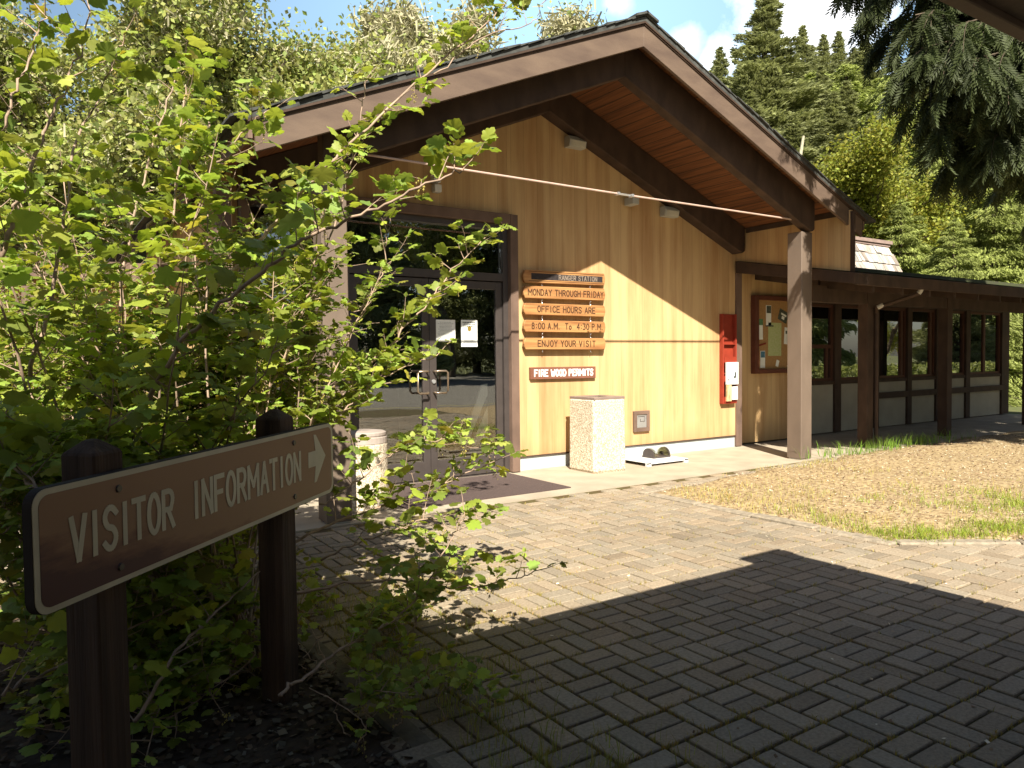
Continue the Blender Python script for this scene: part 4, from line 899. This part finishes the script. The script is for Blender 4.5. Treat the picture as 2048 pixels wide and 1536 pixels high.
# main stems, traced
mains = [
 (A((330, 900, 4.0), (386, 637, 3.9), (480, 525, 3.9), (600, 390, 4.0), (700, 290, 4.1), (850, 150, 4.3), (955, 65, 4.4), (1010, 10, 4.5)), .014, .075, .55, .30),
 (A((870, 150, 4.3), (960, 80, 4.35), (1060, 45, 4.4), (1085, 8, 4.45)), .004, .06, .35, .55),
 (A((200, 930, 2.9), (300, 790, 2.9), (376, 671, 2.85), (513, 555, 2.75), (600, 482, 2.7), (720, 430, 2.65), (853, 371, 2.6), (935, 335, 2.6)), .011, .078, .55, .15),
 (A((470, 930, 3.8), (530, 797, 3.8), (605, 620, 3.85), (620, 560, 3.9), (650, 420, 3.9)), .011, .068, 1.1, .1),
 (A((600, 880, 4.3), (644, 834, 4.3), (740, 730, 4.4), (839, 626, 4.5), (897, 550, 4.6), (976, 468, 4.7)), .010, .072, 1.15, .1),
 (A((560, 1100, 4.1), (640, 1058, 4.2), (790, 1002, 4.4), (874, 970, 4.5), (1000, 920, 4.6)), .009, .070, 1.1, .25),
 (A((560, 1190, 3.3), (752, 1161, 3.4), (916, 1173, 3.5), (1021, 1160, 3.55), (1080, 1140, 3.6)), .006, .062, 0.7, .2),
 (A((560, 1385, 2.7), (600, 1357, 2.8), (700, 1290, 3.0), (790, 1237, 3.2), (860, 1154, 3.3), (910, 1066, 3.4), (930, 1030, 3.4)), .006, .062, .9, .25),
 (A((0, 512, 2.7), (51, 359, 2.75), (96, 239, 2.8), (143, 147, 2.85), (185, 7, 2.9)), .009, .07, .6, .0),
 (A((330, 620, 3.3), (342, 506, 3.35), (369, 205, 3.5), (380, 150, 3.5)), .008, .075, .8, .0),
 (A((240, 620, 3.8), (253, 495, 3.9), (300, 318, 4.0), (352, 150, 4.1), (370, 110, 4.1)), .009, .07, .6, .1),
 (A((240, 520, 3.5), (321, 427, 3.5), (424, 328, 3.55), (500, 250, 3.6), (553, 212, 3.6)), .007, .072, .7, .1),
 (A((266, 1447, 2.6), (366, 1290, 2.8), (502, 1160, 3.1), (620, 1080, 3.4)), .007, .07, .8, .0),
 (A((0, 1386, 2.5), (113, 1335, 2.7), (300, 1240, 2.9), (430, 1180, 3.1)), .006, .07, .8, .0),
 (A((0, 904, 2.6), (72, 975, 2.3), (-60, 820, 2.8)), .006, .07, .7, .0),
 (A((60, 760, 3.0), (120, 520, 3.0), (150, 300, 3.1), (230, 120, 3.2), (250, 60, 3.2)), .009, .07, .5, .0),
 (A((-60, 420, 2.6), (10, 250, 2.6), (60, 120, 2.65), (90, 20, 2.7)), .007, .07, .45, .0),
 (A((600, 620, 4.1), (660, 470, 4.2), (700, 330, 4.25), (725, 215, 4.3), (735, 150, 4.3)), .006, .06, .7, .0),
 (A((700, 640, 4.2), (760, 560, 4.3), (775, 470, 4.4), (790, 400, 4.4)), .004, .06, .8, .2),
 (A((640, 880, 4.0), (720, 790, 4.1), (800, 740, 4.2), (880, 710, 4.3)), .005, .065, 1., .1),
 (A((640, 1010, 4.0), (720, 960, 4.1), (800, 900, 4.2), (880, 880, 4.3), (960, 900, 4.4)), .005, .065, .8, .2),
 (A((640, 1120, 3.6), (760, 1070, 3.7), (860, 1040, 3.8), (960, 1040, 3.9)), .005, .06, .7, .2),
]
for pts, r, ls, de, stt in mains:
    sh.stem(pts, r, ls, de, stt)
# trunks joining the traced stems to the ground
for pts, *_ in mains[:1]+mains[2:6]+mains[8:12]+mains[15:18]:
    g_ = root(); mid = (g_+pts[0])/2+np.array([0, 0, -.15]); sh.stem([g_, mid, pts[0]], .014, .07, .3, .5, tip=False)
# filling stems
random.seed(21); sh.strict = True
def fill(n, f, ls=.066, dens=1.0, r=.007):
    for _ in range(n):
        e = f(); g_ = root(); 
        if not sh.ok(e): continue
        mid = g_*.45+e*.55+np.array([random.gauss(0, .12), random.gauss(0, .12), .12]); st_ = random.uniform(.35, .6)
        sh.stem([g_, mid, e], r, ls, dens, st_)
fill(26, lambda: at(random.uniform(-110, 110), random.uniform(850, 1010), random.uniform(2.5, 3.8)), .062, 1.1); s_up = 1.7; fill(20, lambda: at(random.uniform(-120, 120), random.uniform(640, 1010), random.uniform(3.0, 4.6)), .058, 1.1); fill(112, lambda: at(random.uniform(-60, 650), random.triangular(380, 1000, 680), random.uniform(3.7, 5.4)), .052, 1.35)
fill(9, lambda: at(random.uniform(-60, 560), random.uniform(200, 460), random.uniform(3.2, 4.4)), .070, .6)
fill(12, lambda: at(random.uniform(560, 760), random.uniform(480, 900), random.uniform(4.0, 4.9)), .050, .9); s_up = .8
fill(9, lambda: at(random.uniform(0, 560), random.uniform(560, 840), random.uniform(2.5, 3.2)), .070, .5)
fill(22, lambda: at(random.uniform(-60, 560), random.uniform(980, 1500), random.uniform(2.8, 3.9)), .060, .9)
fill(8, lambda: at(random.uniform(560, 780), random.uniform(1040, 1330), random.uniform(3.2, 4.2)), .052, .6, .004)
fill(30, lambda: at(random.uniform(-40, 500), random.uniform(1180, 1530), random.uniform(2.5, 3.6)), .062, 1.0, .005)
fill(13, lambda: at(random.uniform(580, 770), random.uniform(1290, 1530), random.uniform(2.3, 2.9)), .050, .8, .003)
for _ in range(70): sh.fruit(sh.P[random.randrange(len(sh.P))])
sh.build('leafy_shrub', (.6, 3.9, 0), 'large sprawling shrub with lobed yellow green leaves behind the brown information sign')
print('leaves', len(sh.P))
# seedlings by the kerb
s2 = Shrub(); random.seed(5)
for k in range(30):
    x, y = 1.3+random.uniform(-.3, .35), random.uniform(2.3, 3.6); p = np.array([x, y, -.01])
    s2.stem([p, p+np.array([random.gauss(0, .05), random.gauss(0, .05), .10]), p+np.array([random.gauss(0, .1), random.gauss(0, .1), random.uniform(.12, .24)])], .002, .045, 1.0, .3, (.05, .10))
s2.build('low_seedlings', (1.35, 2.9, 0), 'small maple leaved seedlings along the paving edge', 'seedlings')['kind'] = 'stuff'

# ---------------------------------------------------------------- trees
def limb_tree(name, H, spread, seed, leaf_m, bark, nleaf, lsz, first=.25, tips=.6, uprt=.5, extra=None, kids=(4, 3, 3), tr=.22, trop=0.):
    random.seed(seed); rg = np.random.default_rng(seed); wood = MB(); ends = []
    def grow(p, d, L, r, lev):
        n = 5; pts = [p]; 
        for i in range(n): d = norm(d+np.array([random.gauss(0, .16), random.gauss(0, .16), random.gauss(0, .10)+uprt*.08])); pts.append(pts[-1]+d*L/n)
        wood.tube(pts, r, r*.55, k=7 if lev == 0 else 5 if lev < 2 else 4, cap=lev == 0)
        if lev >= 2:
            for q in pts[1:]: ends.append((q, L*.5))
        if lev < len(kids):
            for k in range(kids[lev]*(2 if lev == 0 else 1)):
                t = random.uniform(first if lev == 0 else .25, 1); i = min(int(t*n), n-1); q = pts[i]+(pts[i+1]-pts[i])*(t*n-i)
                a = random.uniform(0, 2*PI); h = np.array([math.cos(a), math.sin(a), random.uniform(.1, .9)]); h = norm(h+d*.35)
                grow(q, h, L*random.uniform(.45, .68)*(spread if lev == 0 else 1), r*(1-t*.45)*.5, lev+1)
    grow(np.array([0., 0, -.2]), np.array([0, 0, 1.]), H*.62, tr, 0)
    t = thing(name, (0, 0, 0), name, 'tree'); wood.build('trunk', bark, t)
    E = np.array([e[0] for e in ends]); n = nleaf; idx = rg.integers(0, len(E), n); P = E[idx]+rg.normal(0, H*.028, (n, 3))
    D = rg.normal(size=(n, 3)); D[:, 2] -= .3; N = rg.normal(0, .7, (n, 3)); N[:, 2] += .8; X, Y, Z = frames(D, N)
    T = np.array([(0, -.5, 0), (.38, -.05, .06), (0, .5, 0), (-.38, -.05, .06)])
    V, Fa = scatter(T, [(0, 1, 2, 3)], P, X, Y, Z, lsz*rg.uniform(.6, 1.3, n))
    v = rg.uniform(.65, 1.25, (len(E), 1))[idx]*rg.uniform(.8, 1.2, (n, 1)); tint = np.repeat(v*np.array([[1, 1, 1]])*rg.uniform(.9, 1.1, (n, 3)), 4, 0)
    npmesh('crown', V, Fa, leaf_m, t, tint)
    if extra:
        m_, k_, s_ = extra; idx = rg.integers(0, len(E), k_); P = E[idx]+rg.normal(0, H*.016, (k_, 3)); D = rg.normal(size=(k_, 3)); X, Y, Z = frames(D, rg.normal(size=(k_, 3)))
        T2 = np.array([(-.06, -.5, 0), (.06, -.5, 0), (.10, .5, 0), (-.02, .5, .1)]); V, Fa = scatter(T2, [(0, 1, 2, 3)], P, X, Y, Z, s_*rg.uniform(.5, 1.4, k_)); npmesh('lichen_tufts', V, Fa, m_, t, np.repeat(rg.uniform(.7, 1.2, (k_, 1))*np.ones((1, 3)), 4, 0))
    return t
def conifer(name, H, R, seed, leaf_m, nbr, per, csz, droop=.35, start=.12, power=1., ragged=.25, label='', spray=.55):
    random.seed(seed); rg = np.random.default_rng(seed); wood = MB(); wood.tube([(0, 0, -.3), (.05, 0, H*.4), (0, .04, H*.75), (0, 0, H)], [H*.016, H*.012, H*.006, .015], k=8)
    P, D, Sz, Tn = [], [], [], []
    for b in range(nbr):
        t = (b+random.random())/nbr; z = H*(start+(1-start)*t**.92); L = R*(1-t)**power*random.uniform(1-ragged, 1+ragged*.5)+.06; a = b*2.399+random.gauss(0, .3)
        d = np.array([math.cos(a), math.sin(a), 0]); up = .30*t+random.gauss(.02, .14); n = 6; pts = []; z += random.gauss(0, H*.012)*(1-t)
        for i in range(n+1):
            u = i/n; pts.append(np.array([0, 0, z])+d*L*u+np.array([0, 0, L*(up*u-droop*u*u)]))
        wood.tube(pts, .010+L*.010, .004, k=4, cap=False)
        m_ = int(per*(.25+L/R)); v = random.uniform(.7, 1.2)
        for k in range(m_):
            u = random.uniform(.12, 1)**.75; i = min(int(u*n), n-1); q = pts[i]+(pts[i+1]-pts[i])*(u*n-i)
            sd = np.array([-d[1], d[0], 0])*random.choice((-1, 1)); wd_ = L*spray*(1-u)**.7*random.random()+.02
            q = q+sd*wd_+np.array([random.gauss(0, .06), random.gauss(0, .06), -wd_*.25+random.gauss(-.08, .13)*(.3+L*.25)])
            P.append(q); D.append(d*random.uniform(.5, 1.2)+sd*random.uniform(0, .7)+np.array([0, 0, (.15 if droop < .35 else -.55)+random.gauss(0, .35)])); Sz.append(csz*random.uniform(.55, 1.35)*(.42+.58*min(1, (1-t)*2.2))); Tn.append(v*random.uniform(.75, 1.25))
    P = np.array(P); n = len(P); N = rg.normal(0, .8, (n, 3)); N[:, 2] += .8; X, Y, Z = frames(np.array(D), N)
    T = np.array([(0, -.40, 0), (.15, -.25, -.05), (.07, 0, 0), (.18, .14, -.07), (.04, .34, -.03), (0, .75, -.12), (-.04, .34, -.03), (-.18, .14, -.07), (-.07, 0, 0), (-.15, -.25, -.05)])
    TF = [(0, 1, 2, 8), (0, 8, 9, 0)]; TF = [(0, 1, 2), (0, 2, 8), (0, 8, 9), (2, 3, 4), (2, 4, 6), (2, 6, 8), (8, 6, 7), (4, 5, 6)]
    V, Fa = scatter(T, TF, P, X, Y, Z, np.array(Sz)); t = thing(name, (0, 0, 0), label, 'tree'); wood.build('trunk', barkm, t)
    tt = np.repeat(np.array(Tn), 10)[:, None]*np.ones((1, 3)); npmesh('crown', V, Fa, leaf_m, t, tt); return t
# hillside behind
hx = np.linspace(-140, 260, 60); hy = np.linspace(34, 240, 34); gx, gy = np.meshgrid(hx, hy)
def hillz(x, y): return np.clip((y-38)*.22+(x-25)*.10, -.08, 24)+np.clip((y-38)/60, 0, 1)*1.6*np.sin(x*.07)*np.cos(y*.05)
gz = hillz(gx, gy)-.05; gz[0] = -.3; idx = np.arange(gx.size).reshape(gx.shape)
struct(npmesh('wooded_hillside', np.stack([gx, gy, gz], -1).reshape(-1, 3), np.stack([idx[:-1, :-1], idx[:-1, 1:], idx[1:, 1:], idx[1:, :-1]], -1).reshape(-1, 4), M('forest_floor', (.035, .045, .018), .95, .4, .3), smooth=True))
used = {}
def place(proto, h0, px, top, d, label, rz=None, wscale=1., group=None):
    x, y = gxy(px, d); gz_ = float(hillz(x, y)) if y > 38 else -.05; gz_ = max(gz_, -.05)
    ztop = at(px, top, d)[2]; s = (ztop-gz_)/h0; rz = random.uniform(0, 2*PI) if rz is None else rz
    if proto.name not in used:
        used[proto.name] = 1; o = proto; o.location = (x, y, gz_); o.rotation_euler = (0, 0, rz); o.scale = (s*wscale, s*wscale, s); o['label'] = label
    else: o = copy_tree(proto, (x, y, gz_), rz, (s*wscale, s*wscale, s), label)
    if group: o['group'] = group
    return o
bA = limb_tree('broadleaf_tree', 14, .75, 3, bgleaf, barkm, 30000, .17, extra=(lichen, 9000, .30))
bB = limb_tree('broadleaf_tree', 14, .8, 9, bgleaf, barklight, 17000, .15, extra=(lichen, 16000, .34))
bC = limb_tree('sparse_tree', 13, .6, 14, bgleaf, barklight, 3500, .13, first=.3, extra=(lichen, 15000, .30))
mpA = limb_tree('maple_tree', 12, .75, 5, mapleleaf, barkm, 42000, .125, kids=(5, 3, 3))
fA = conifer('fir_tree', 24, 5.4, 2, needle, 260, 430, .42, droop=.22, start=.05, power=.95, ragged=.6, spray=.8)
fB = conifer('fir_tree', 20, 4.6, 4, needle, 230, 350, .42, droop=.30, start=.04, power=1.0, ragged=.5, spray=.8)
hA = conifer('hemlock_tree', 18, 5.6, 6, needle2, 140, 560, .36, droop=.38, start=.04, power=.7, ragged=.45, spray=.75)
place(bA, 12.4, 330, -90, 22, 'leafy tree with a dark forked trunk rising behind the left eave', .4)
place(bA, 12.4, 60, -40, 26, 'leafy tree at the far left edge beyond the shrub', 2.2)
place(bB, 11.8, 190, 60, 30, 'pale barked tree between the far left tree and the dark forked tree', 1.2)
place(bB, 11.8, 475, -10, 27, 'tree with bare lichen covered top left of the blue sky gap', 2.9)
place(bA, 12.4, 590, 105, 30, 'lower rounded tree behind the left roof slope', 4.0)
place(bB, 11.8, 700, 60, 31, 'tree with pale twigs behind the middle of the left roof slope', 5.1)
place(bC, 10.8, 790, -60, 29, 'tallest lichen hung sparse tree above the left roof slope', .3)
place(bC, 10.8, 905, -20, 31, 'sparse pale tree just right of the tallest lichen hung one', 2.0)
place(bC, 10.8, 1060, 30, 36, 'small sparse pale tree nearest the roof peak on the left', 4.4)
place(bA, 12.4, 830, 110, 36, 'green tree low behind the roof under the lichen hung trees', 3.3)
place(fA, 24, 1530, -25, 42, 'tallest fir tree right of the roof peak', 1.0, 1.45)
place(fB, 20, 1440, 105, 48, 'shorter fir on the left shoulder of the tallest fir', 2.0, 1.2)
place(fB, 20, 1603, 62, 50, 'slim fir with a leaning tip right of the tallest fir', 3.0, 1.0)
place(fB, 20, 1360, 190, 56, 'fir whose tip barely clears the right roof slope', 4.0, 1.2)
ff = [(1465, 170, 60, 1), (1500, 190, 38, 1.4), (1570, 170, 46, 1.2), (1645, 78, 85, .9), (1675, 72, 88, .9), (1622, 100, 80, 1), (1705, 105, 78, 1.), (1640, 140, 44, .9), (1690, 170, 40, 1.1),
      (1725, 90, 52, 1.2), (1585, 235, 36, 1.4), (1740, 230, 34, 1.2), (1470, 250, 44, 1.3), (1830, 100, 60, 1.2), (1900, 60, 62, 1.3), (1990, 90, 58, 1.3)]
fl = ['fir behind the left foot of the tallest fir', 'bushy fir at the base of the tallest fir', 'fir filling the gap under the leaning tip', 'thin distant ridge fir, left of a pair under the cloud', 'thin distant ridge fir, right of a pair under the cloud',
      'small ridge conifer left of the distant pair', 'small ridge conifer right of the distant pair', 'yellowish conifer with a pale bare trunk above the bright maple', 'olive conifer right of the pale bare trunk', 'open topped conifer beside the hanging cedar boughs',
      'dark fir just above the bright maple on its left', 'dark fir above the bright maple on its right', 'fir low against the right roof slope', 'far fir hidden behind the cedar boughs, left', 'far fir hidden behind the cedar boughs, middle', 'far fir hidden behind the cedar boughs, right']
for (px, top, d, ws), lb in zip(ff, fl): place(fB if d > 50 or px % 2 else fA, 20 if d > 50 or px % 2 else 24, px, top, d, lb, None, ws*1.3)
ff2 = [(1420, 150, 44, 'olive fir rising just over the roof slope, left of the tallest fir'), (1390, 200, 52, 'low fir crown touching the right roof slope'), (1560, 120, 52, 'fir partly hidden by the tallest fir on its right'), (1665, 190, 36, 'olive fir above the maple'), (1625, 175, 58, 'fir between the leaning tip and the ridge pair'), (1755, 150, 60, 'fir behind the clumpy conifer'), (1500, 120, 56, 'fir partly hidden by the tallest fir on its left')]
for px, top, d, lb in ff2: place(fB if px % 20 else fA, 20 if px % 20 else 24, px, top, d, lb, None, 1.5)
ff3 = [(1455, 175, 47, 1.7, 'broad green crown filling the slope left below the tallest fir'), (1550, 130, 50, 1.6, 'broad green crown filling the slope behind the tallest fir'), (1625, 150, 47, 1.5, 'broad crown below the leaning tip'), (1690, 135, 50, 1.6, 'broad crown below the distant ridge pair'), (1760, 160, 50, 1.6, 'broad crown on the slope left of the cedar'), (1500, 245, 36, 1.5, 'nearest broad crown against the right roof slope')]
for px, top, d, ws, lb in ff3: place(hA, 18, px, top, d, lb, None, ws)
hh_ = [(1785, 118, 37, 1.0, 'green conifer with clumpy lit boughs left of the cedar'), (1860, 215, 31, 1.25, 'broad hemlock with layered yellow green boughs under the cedar'), (1985, 320, 26, 1.2, 'nearest lit hemlock above the right end of the walkway roof'),
       (1935, 180, 38, 1.2, 'hemlock behind the layered lit one'), (1800, 400, 25, 1.25, 'low hemlock right of the shake covered roof'), (2060, 200, 34, 1.3, 'hemlock at the right edge of the view'), (1905, 440, 22, 1.3, 'low hemlock boughs touching the walkway roof line'), (1745, 330, 33, 1.0, 'hemlock between bright maple and layered boughs')]
for px, top, d, ws, lb in hh_: place(hA, 18, px, top, d, lb, None, ws)
place(mpA, 11.4, 1640, 268, 30, 'bright yellow green maple behind the right roof slope', .7, 1.1)
place(mpA, 11.4, 1580, 250, 40, 'small bright maple higher up behind the roof slope', 2.5, .7)
place(mpA, 11.4, 1700, 400, 24, 'yellow green maple low beside the shake covered roof', 4.2, 1.)
SN_ = thing('dead_snag', (*gxy(1597, 30), 0), 'pale broken dead trunk leaning in front of the bright maple', 'tree')
MB().tube([at(1590, 420, 30), at(1598, 330, 30), at(1607, 272, 30)], .10, .05, k=7).build('trunk', barklight, SN_)
# trees across the road behind the viewer (seen mirrored in the glass)
bk = [(8, -40, bA, 1.), (19, -36, fB, .9), (29, -40, bA, 1.1), (41, -38, hA, .8), (54, -44, bA, 1.2), (68, -40, fB, 1.), (84, -44, bA, 1.2), (-8, -38, fB, .9), (-20, -30, bA, 1), (102, -30, hA, 1.2), (116, -10, bA, 1.3), (36, -48, fA, .9), (60, -52, fA, .9)]
bk += [(47, -26, bA, .8), (58, -28, hA, .7), (70, -25, bA, .8), (82, -26, fB, .7), (94, -20, bA, .9), (108, -18, hA, .8)]
bl_ = ['x']*6+['eleventh', 'second', 'third', 'fourth', 'fifth', 'sixth', 'seventh', 'first', 'far left', 'eighth', 'ninth', 'tenth', 'back row']
for (x, y, pr, s), lb in zip(bk, bl_): copy_tree(pr, (x, y+3, -.05), random.uniform(0, 6), s*1.5, 'tree across the parking lot mirrored dimly in the glass', 'trees across the parking lot')
for x, y, s_, lb in ((24, -8, .62, 'nearest'), (33, -10, .7, 'middle'), (43, -9, .66, 'farthest')): copy_tree(mpA, (x, y, -.05), random.uniform(0, 6), s_, 'small maple on the verge mirrored in the walkway windows', 'maples on the verge behind the viewer')
# clipped hedge mirrored in the walkway windows
n = 16000; P = np.column_stack([RG.uniform(15, 62, n), RG.uniform(-2.6, -1.4, n), RG.uniform(0, .95, n)]); X, Y_, Z_ = frames(RG.normal(size=(n, 3)), RG.normal(size=(n, 3)))
V, Fa = scatter([(0, -.5, 0), (.4, 0, 0), (0, .5, 0), (-.4, 0, 0)], [(0, 1, 2, 3)], P, X, Y_, Z_, RG.uniform(.10, .22, n)); tag(npmesh('hedge', V, Fa, bgleaf, tint=np.repeat(RG.uniform(.5, 1.1, (n, 1))*np.ones((1, 3)), 4, 0)), 'low hedge along the parking lot, mirrored in the walkway windows', 'hedge')
# ---------------------------------------------------------------- the near cedar with hanging boughs
CT = thing('cedar_tree', (13.2, 1.2, 0), 'big western cedar whose dark drooping boughs hang in the top right corner', 'tree')
random.seed(33); wood = MB(); base = np.array([13.2, 1.2, 0.])
wood.tube([base, base+(0, .05, 4), base+(.1, 0, 7), base+(0, .1, 10.8)], [.42, .34, .24, .05], k=12)
sprP, sprD, sprN, sprS, sprT = [], [], [], [], []
def bough(p0, p1, sag, nsub, L2, dens=1.0):
    pts = []; n = 12; d = p1-p0; 
    for i in range(n+1): u = i/n; pts.append(p0+d*u+np.array([0, 0, sag*u*(1-u)*4*.35 - sag*.0]))
    wood.tube(pts, .035, .008, k=5, cap=False); dh = norm(np.array([d[0], d[1], 0])); sd = np.array([-dh[1], dh[0], 0])
    for k in range(nsub):
        u = random.uniform(.15, 1.0)**.8; i = min(int(u*n), n-1); q = pts[i]+(pts[i+1]-pts[i])*(u*n-i); s_ = random.choice((-1, 1)); L = L2*(1.1-.6*u)*random.uniform(.6, 1.2)
        dd = norm(sd*s_*random.uniform(.4, 1)+dh*random.uniform(.3, .9)+np.array([0, 0, -.15])); m_ = 7; w2 = [q]
        for j in range(m_): dd = norm(dd+np.array([0, 0, -.16-.04*j])); w2.append(w2[-1]+dd*L/m_)
        wood.tube(w2, .007, .002, k=3, cap=False); v = random.uniform(.65, 1.2)
        for j in range(int(26*dens)):
            t = random.uniform(.1, 1); jj = min(int(t*m_), m_-1); r = w2[jj]+(w2[jj+1]-w2[jj])*(t*m_-jj); tt = norm(w2[jj+1]-w2[jj]); sg = random.choice((-1, 1)); c = norm(np.cross(tt, np.array([0, 0, 1.]))+1e-6)
            sprP.append(r); sprD.append(tt*.55+c*sg*.5+np.array([random.gauss(0, .15), random.gauss(0, .15), -.65])); sprN.append(np.array([random.gauss(0, .6), random.gauss(0, .6), .4])+c*random.gauss(0, .4)); sprS.append(random.uniform(.16, .34)); sprT.append(v*random.uniform(.8, 1.2))
tips = [(random.uniform(1760, 2100), random.uniform(20, 300), random.uniform(7.8, 9.8)) for _ in range(14)]
tips = [q for q in tips if q[1] < (q[0]-1700)*1.1+20] + [(random.uniform(1720, 2150), random.uniform(-420, -80), random.uniform(7, 9.5)) for _ in range(22)] + [(1700, -60, 8.3), (1760, -10, 8.2), (1830, 30, 8.0), (1800, 120, 8.6), (1850, 190, 8.4), (1890, 250, 8.2), (1930, 300, 8.4), (1990, 270, 8.0), (2050, 260, 8.4), (1940, 120, 7.6), (2000, 160, 7.6), (1880, 60, 7.8), (1960, 20, 8.2), (2040, 60, 8.6), (2060, 180, 9), (1840, 90, 9.6), (1900, 180, 9.8), (1960, 220, 9.6), (2020, 320, 9.4), (2090, 300, 8.2), (1780, 60, 9.4), (1730, -120, 8.8), (1800, -80, 9.4), (1880, -60, 9.6), (1960, -60, 9), (2100, 120, 8)]
for px, py, d in tips:
    e = at(px, py, d); st_ = np.array([13.2+random.gauss(0, .1), 1.2, e[2]+random.uniform(.4, 1.4)]); bough(st_, e, random.uniform(.3, .8), 46, 1.05)
for k in range(80):
    z = random.uniform(3.6, 10.4); a = random.uniform(0, 2*PI); R_ = 5.4*(1-(z-3)/8.4)**.6*random.uniform(.7, 1.05)
    if z < 6.5 and math.cos(a) < -.1 and math.sin(a) > -.6: continue
    e = base+np.array([math.cos(a)*R_, math.sin(a)*R_, z-.8]); bough(np.array([13.2, 1.2, z]), e, .6, 26, 1.1, .7)
wood.build('trunk', barkm, CT)
fr = [(0, 0, 0)]; ff_ = []
def fern():
    V = []; Fq = []
    V.append((-.012, 0, 0)); V.append((.012, 0, 0)); V.append((.006, 1, -.15)); V.append((-.006, 1, -.15)); Fq.append((0, 1, 2, 3))
    for k in range(7):
        y = .08+k*.125; L = .26*(1-.09*k)*(1 if k else .7)
        for s in (-1, 1):
            b = len(V); z = -.15*y*y; V += [(0, y, z), (s*L*.55, y+.05, z-.03), (s*L, y+.20, z-.09), (s*L*.35, y+.13, z-.03)]; Fq.append((b, b+1, b+2, b+3))
    return np.array(V), Fq
FV, FF = fern(); P = np.array(sprP); X, Y_, Z_ = frames(np.array(sprD), np.array(sprN)); V, Fa = scatter(FV, FF, P, X, Y_, Z_, np.array(sprS))
npmesh('crown', V, Fa, cedarleaf, CT, np.repeat(np.array(sprT), len(FV))[:, None]*np.ones((1, 3))); print('sprays', len(P))
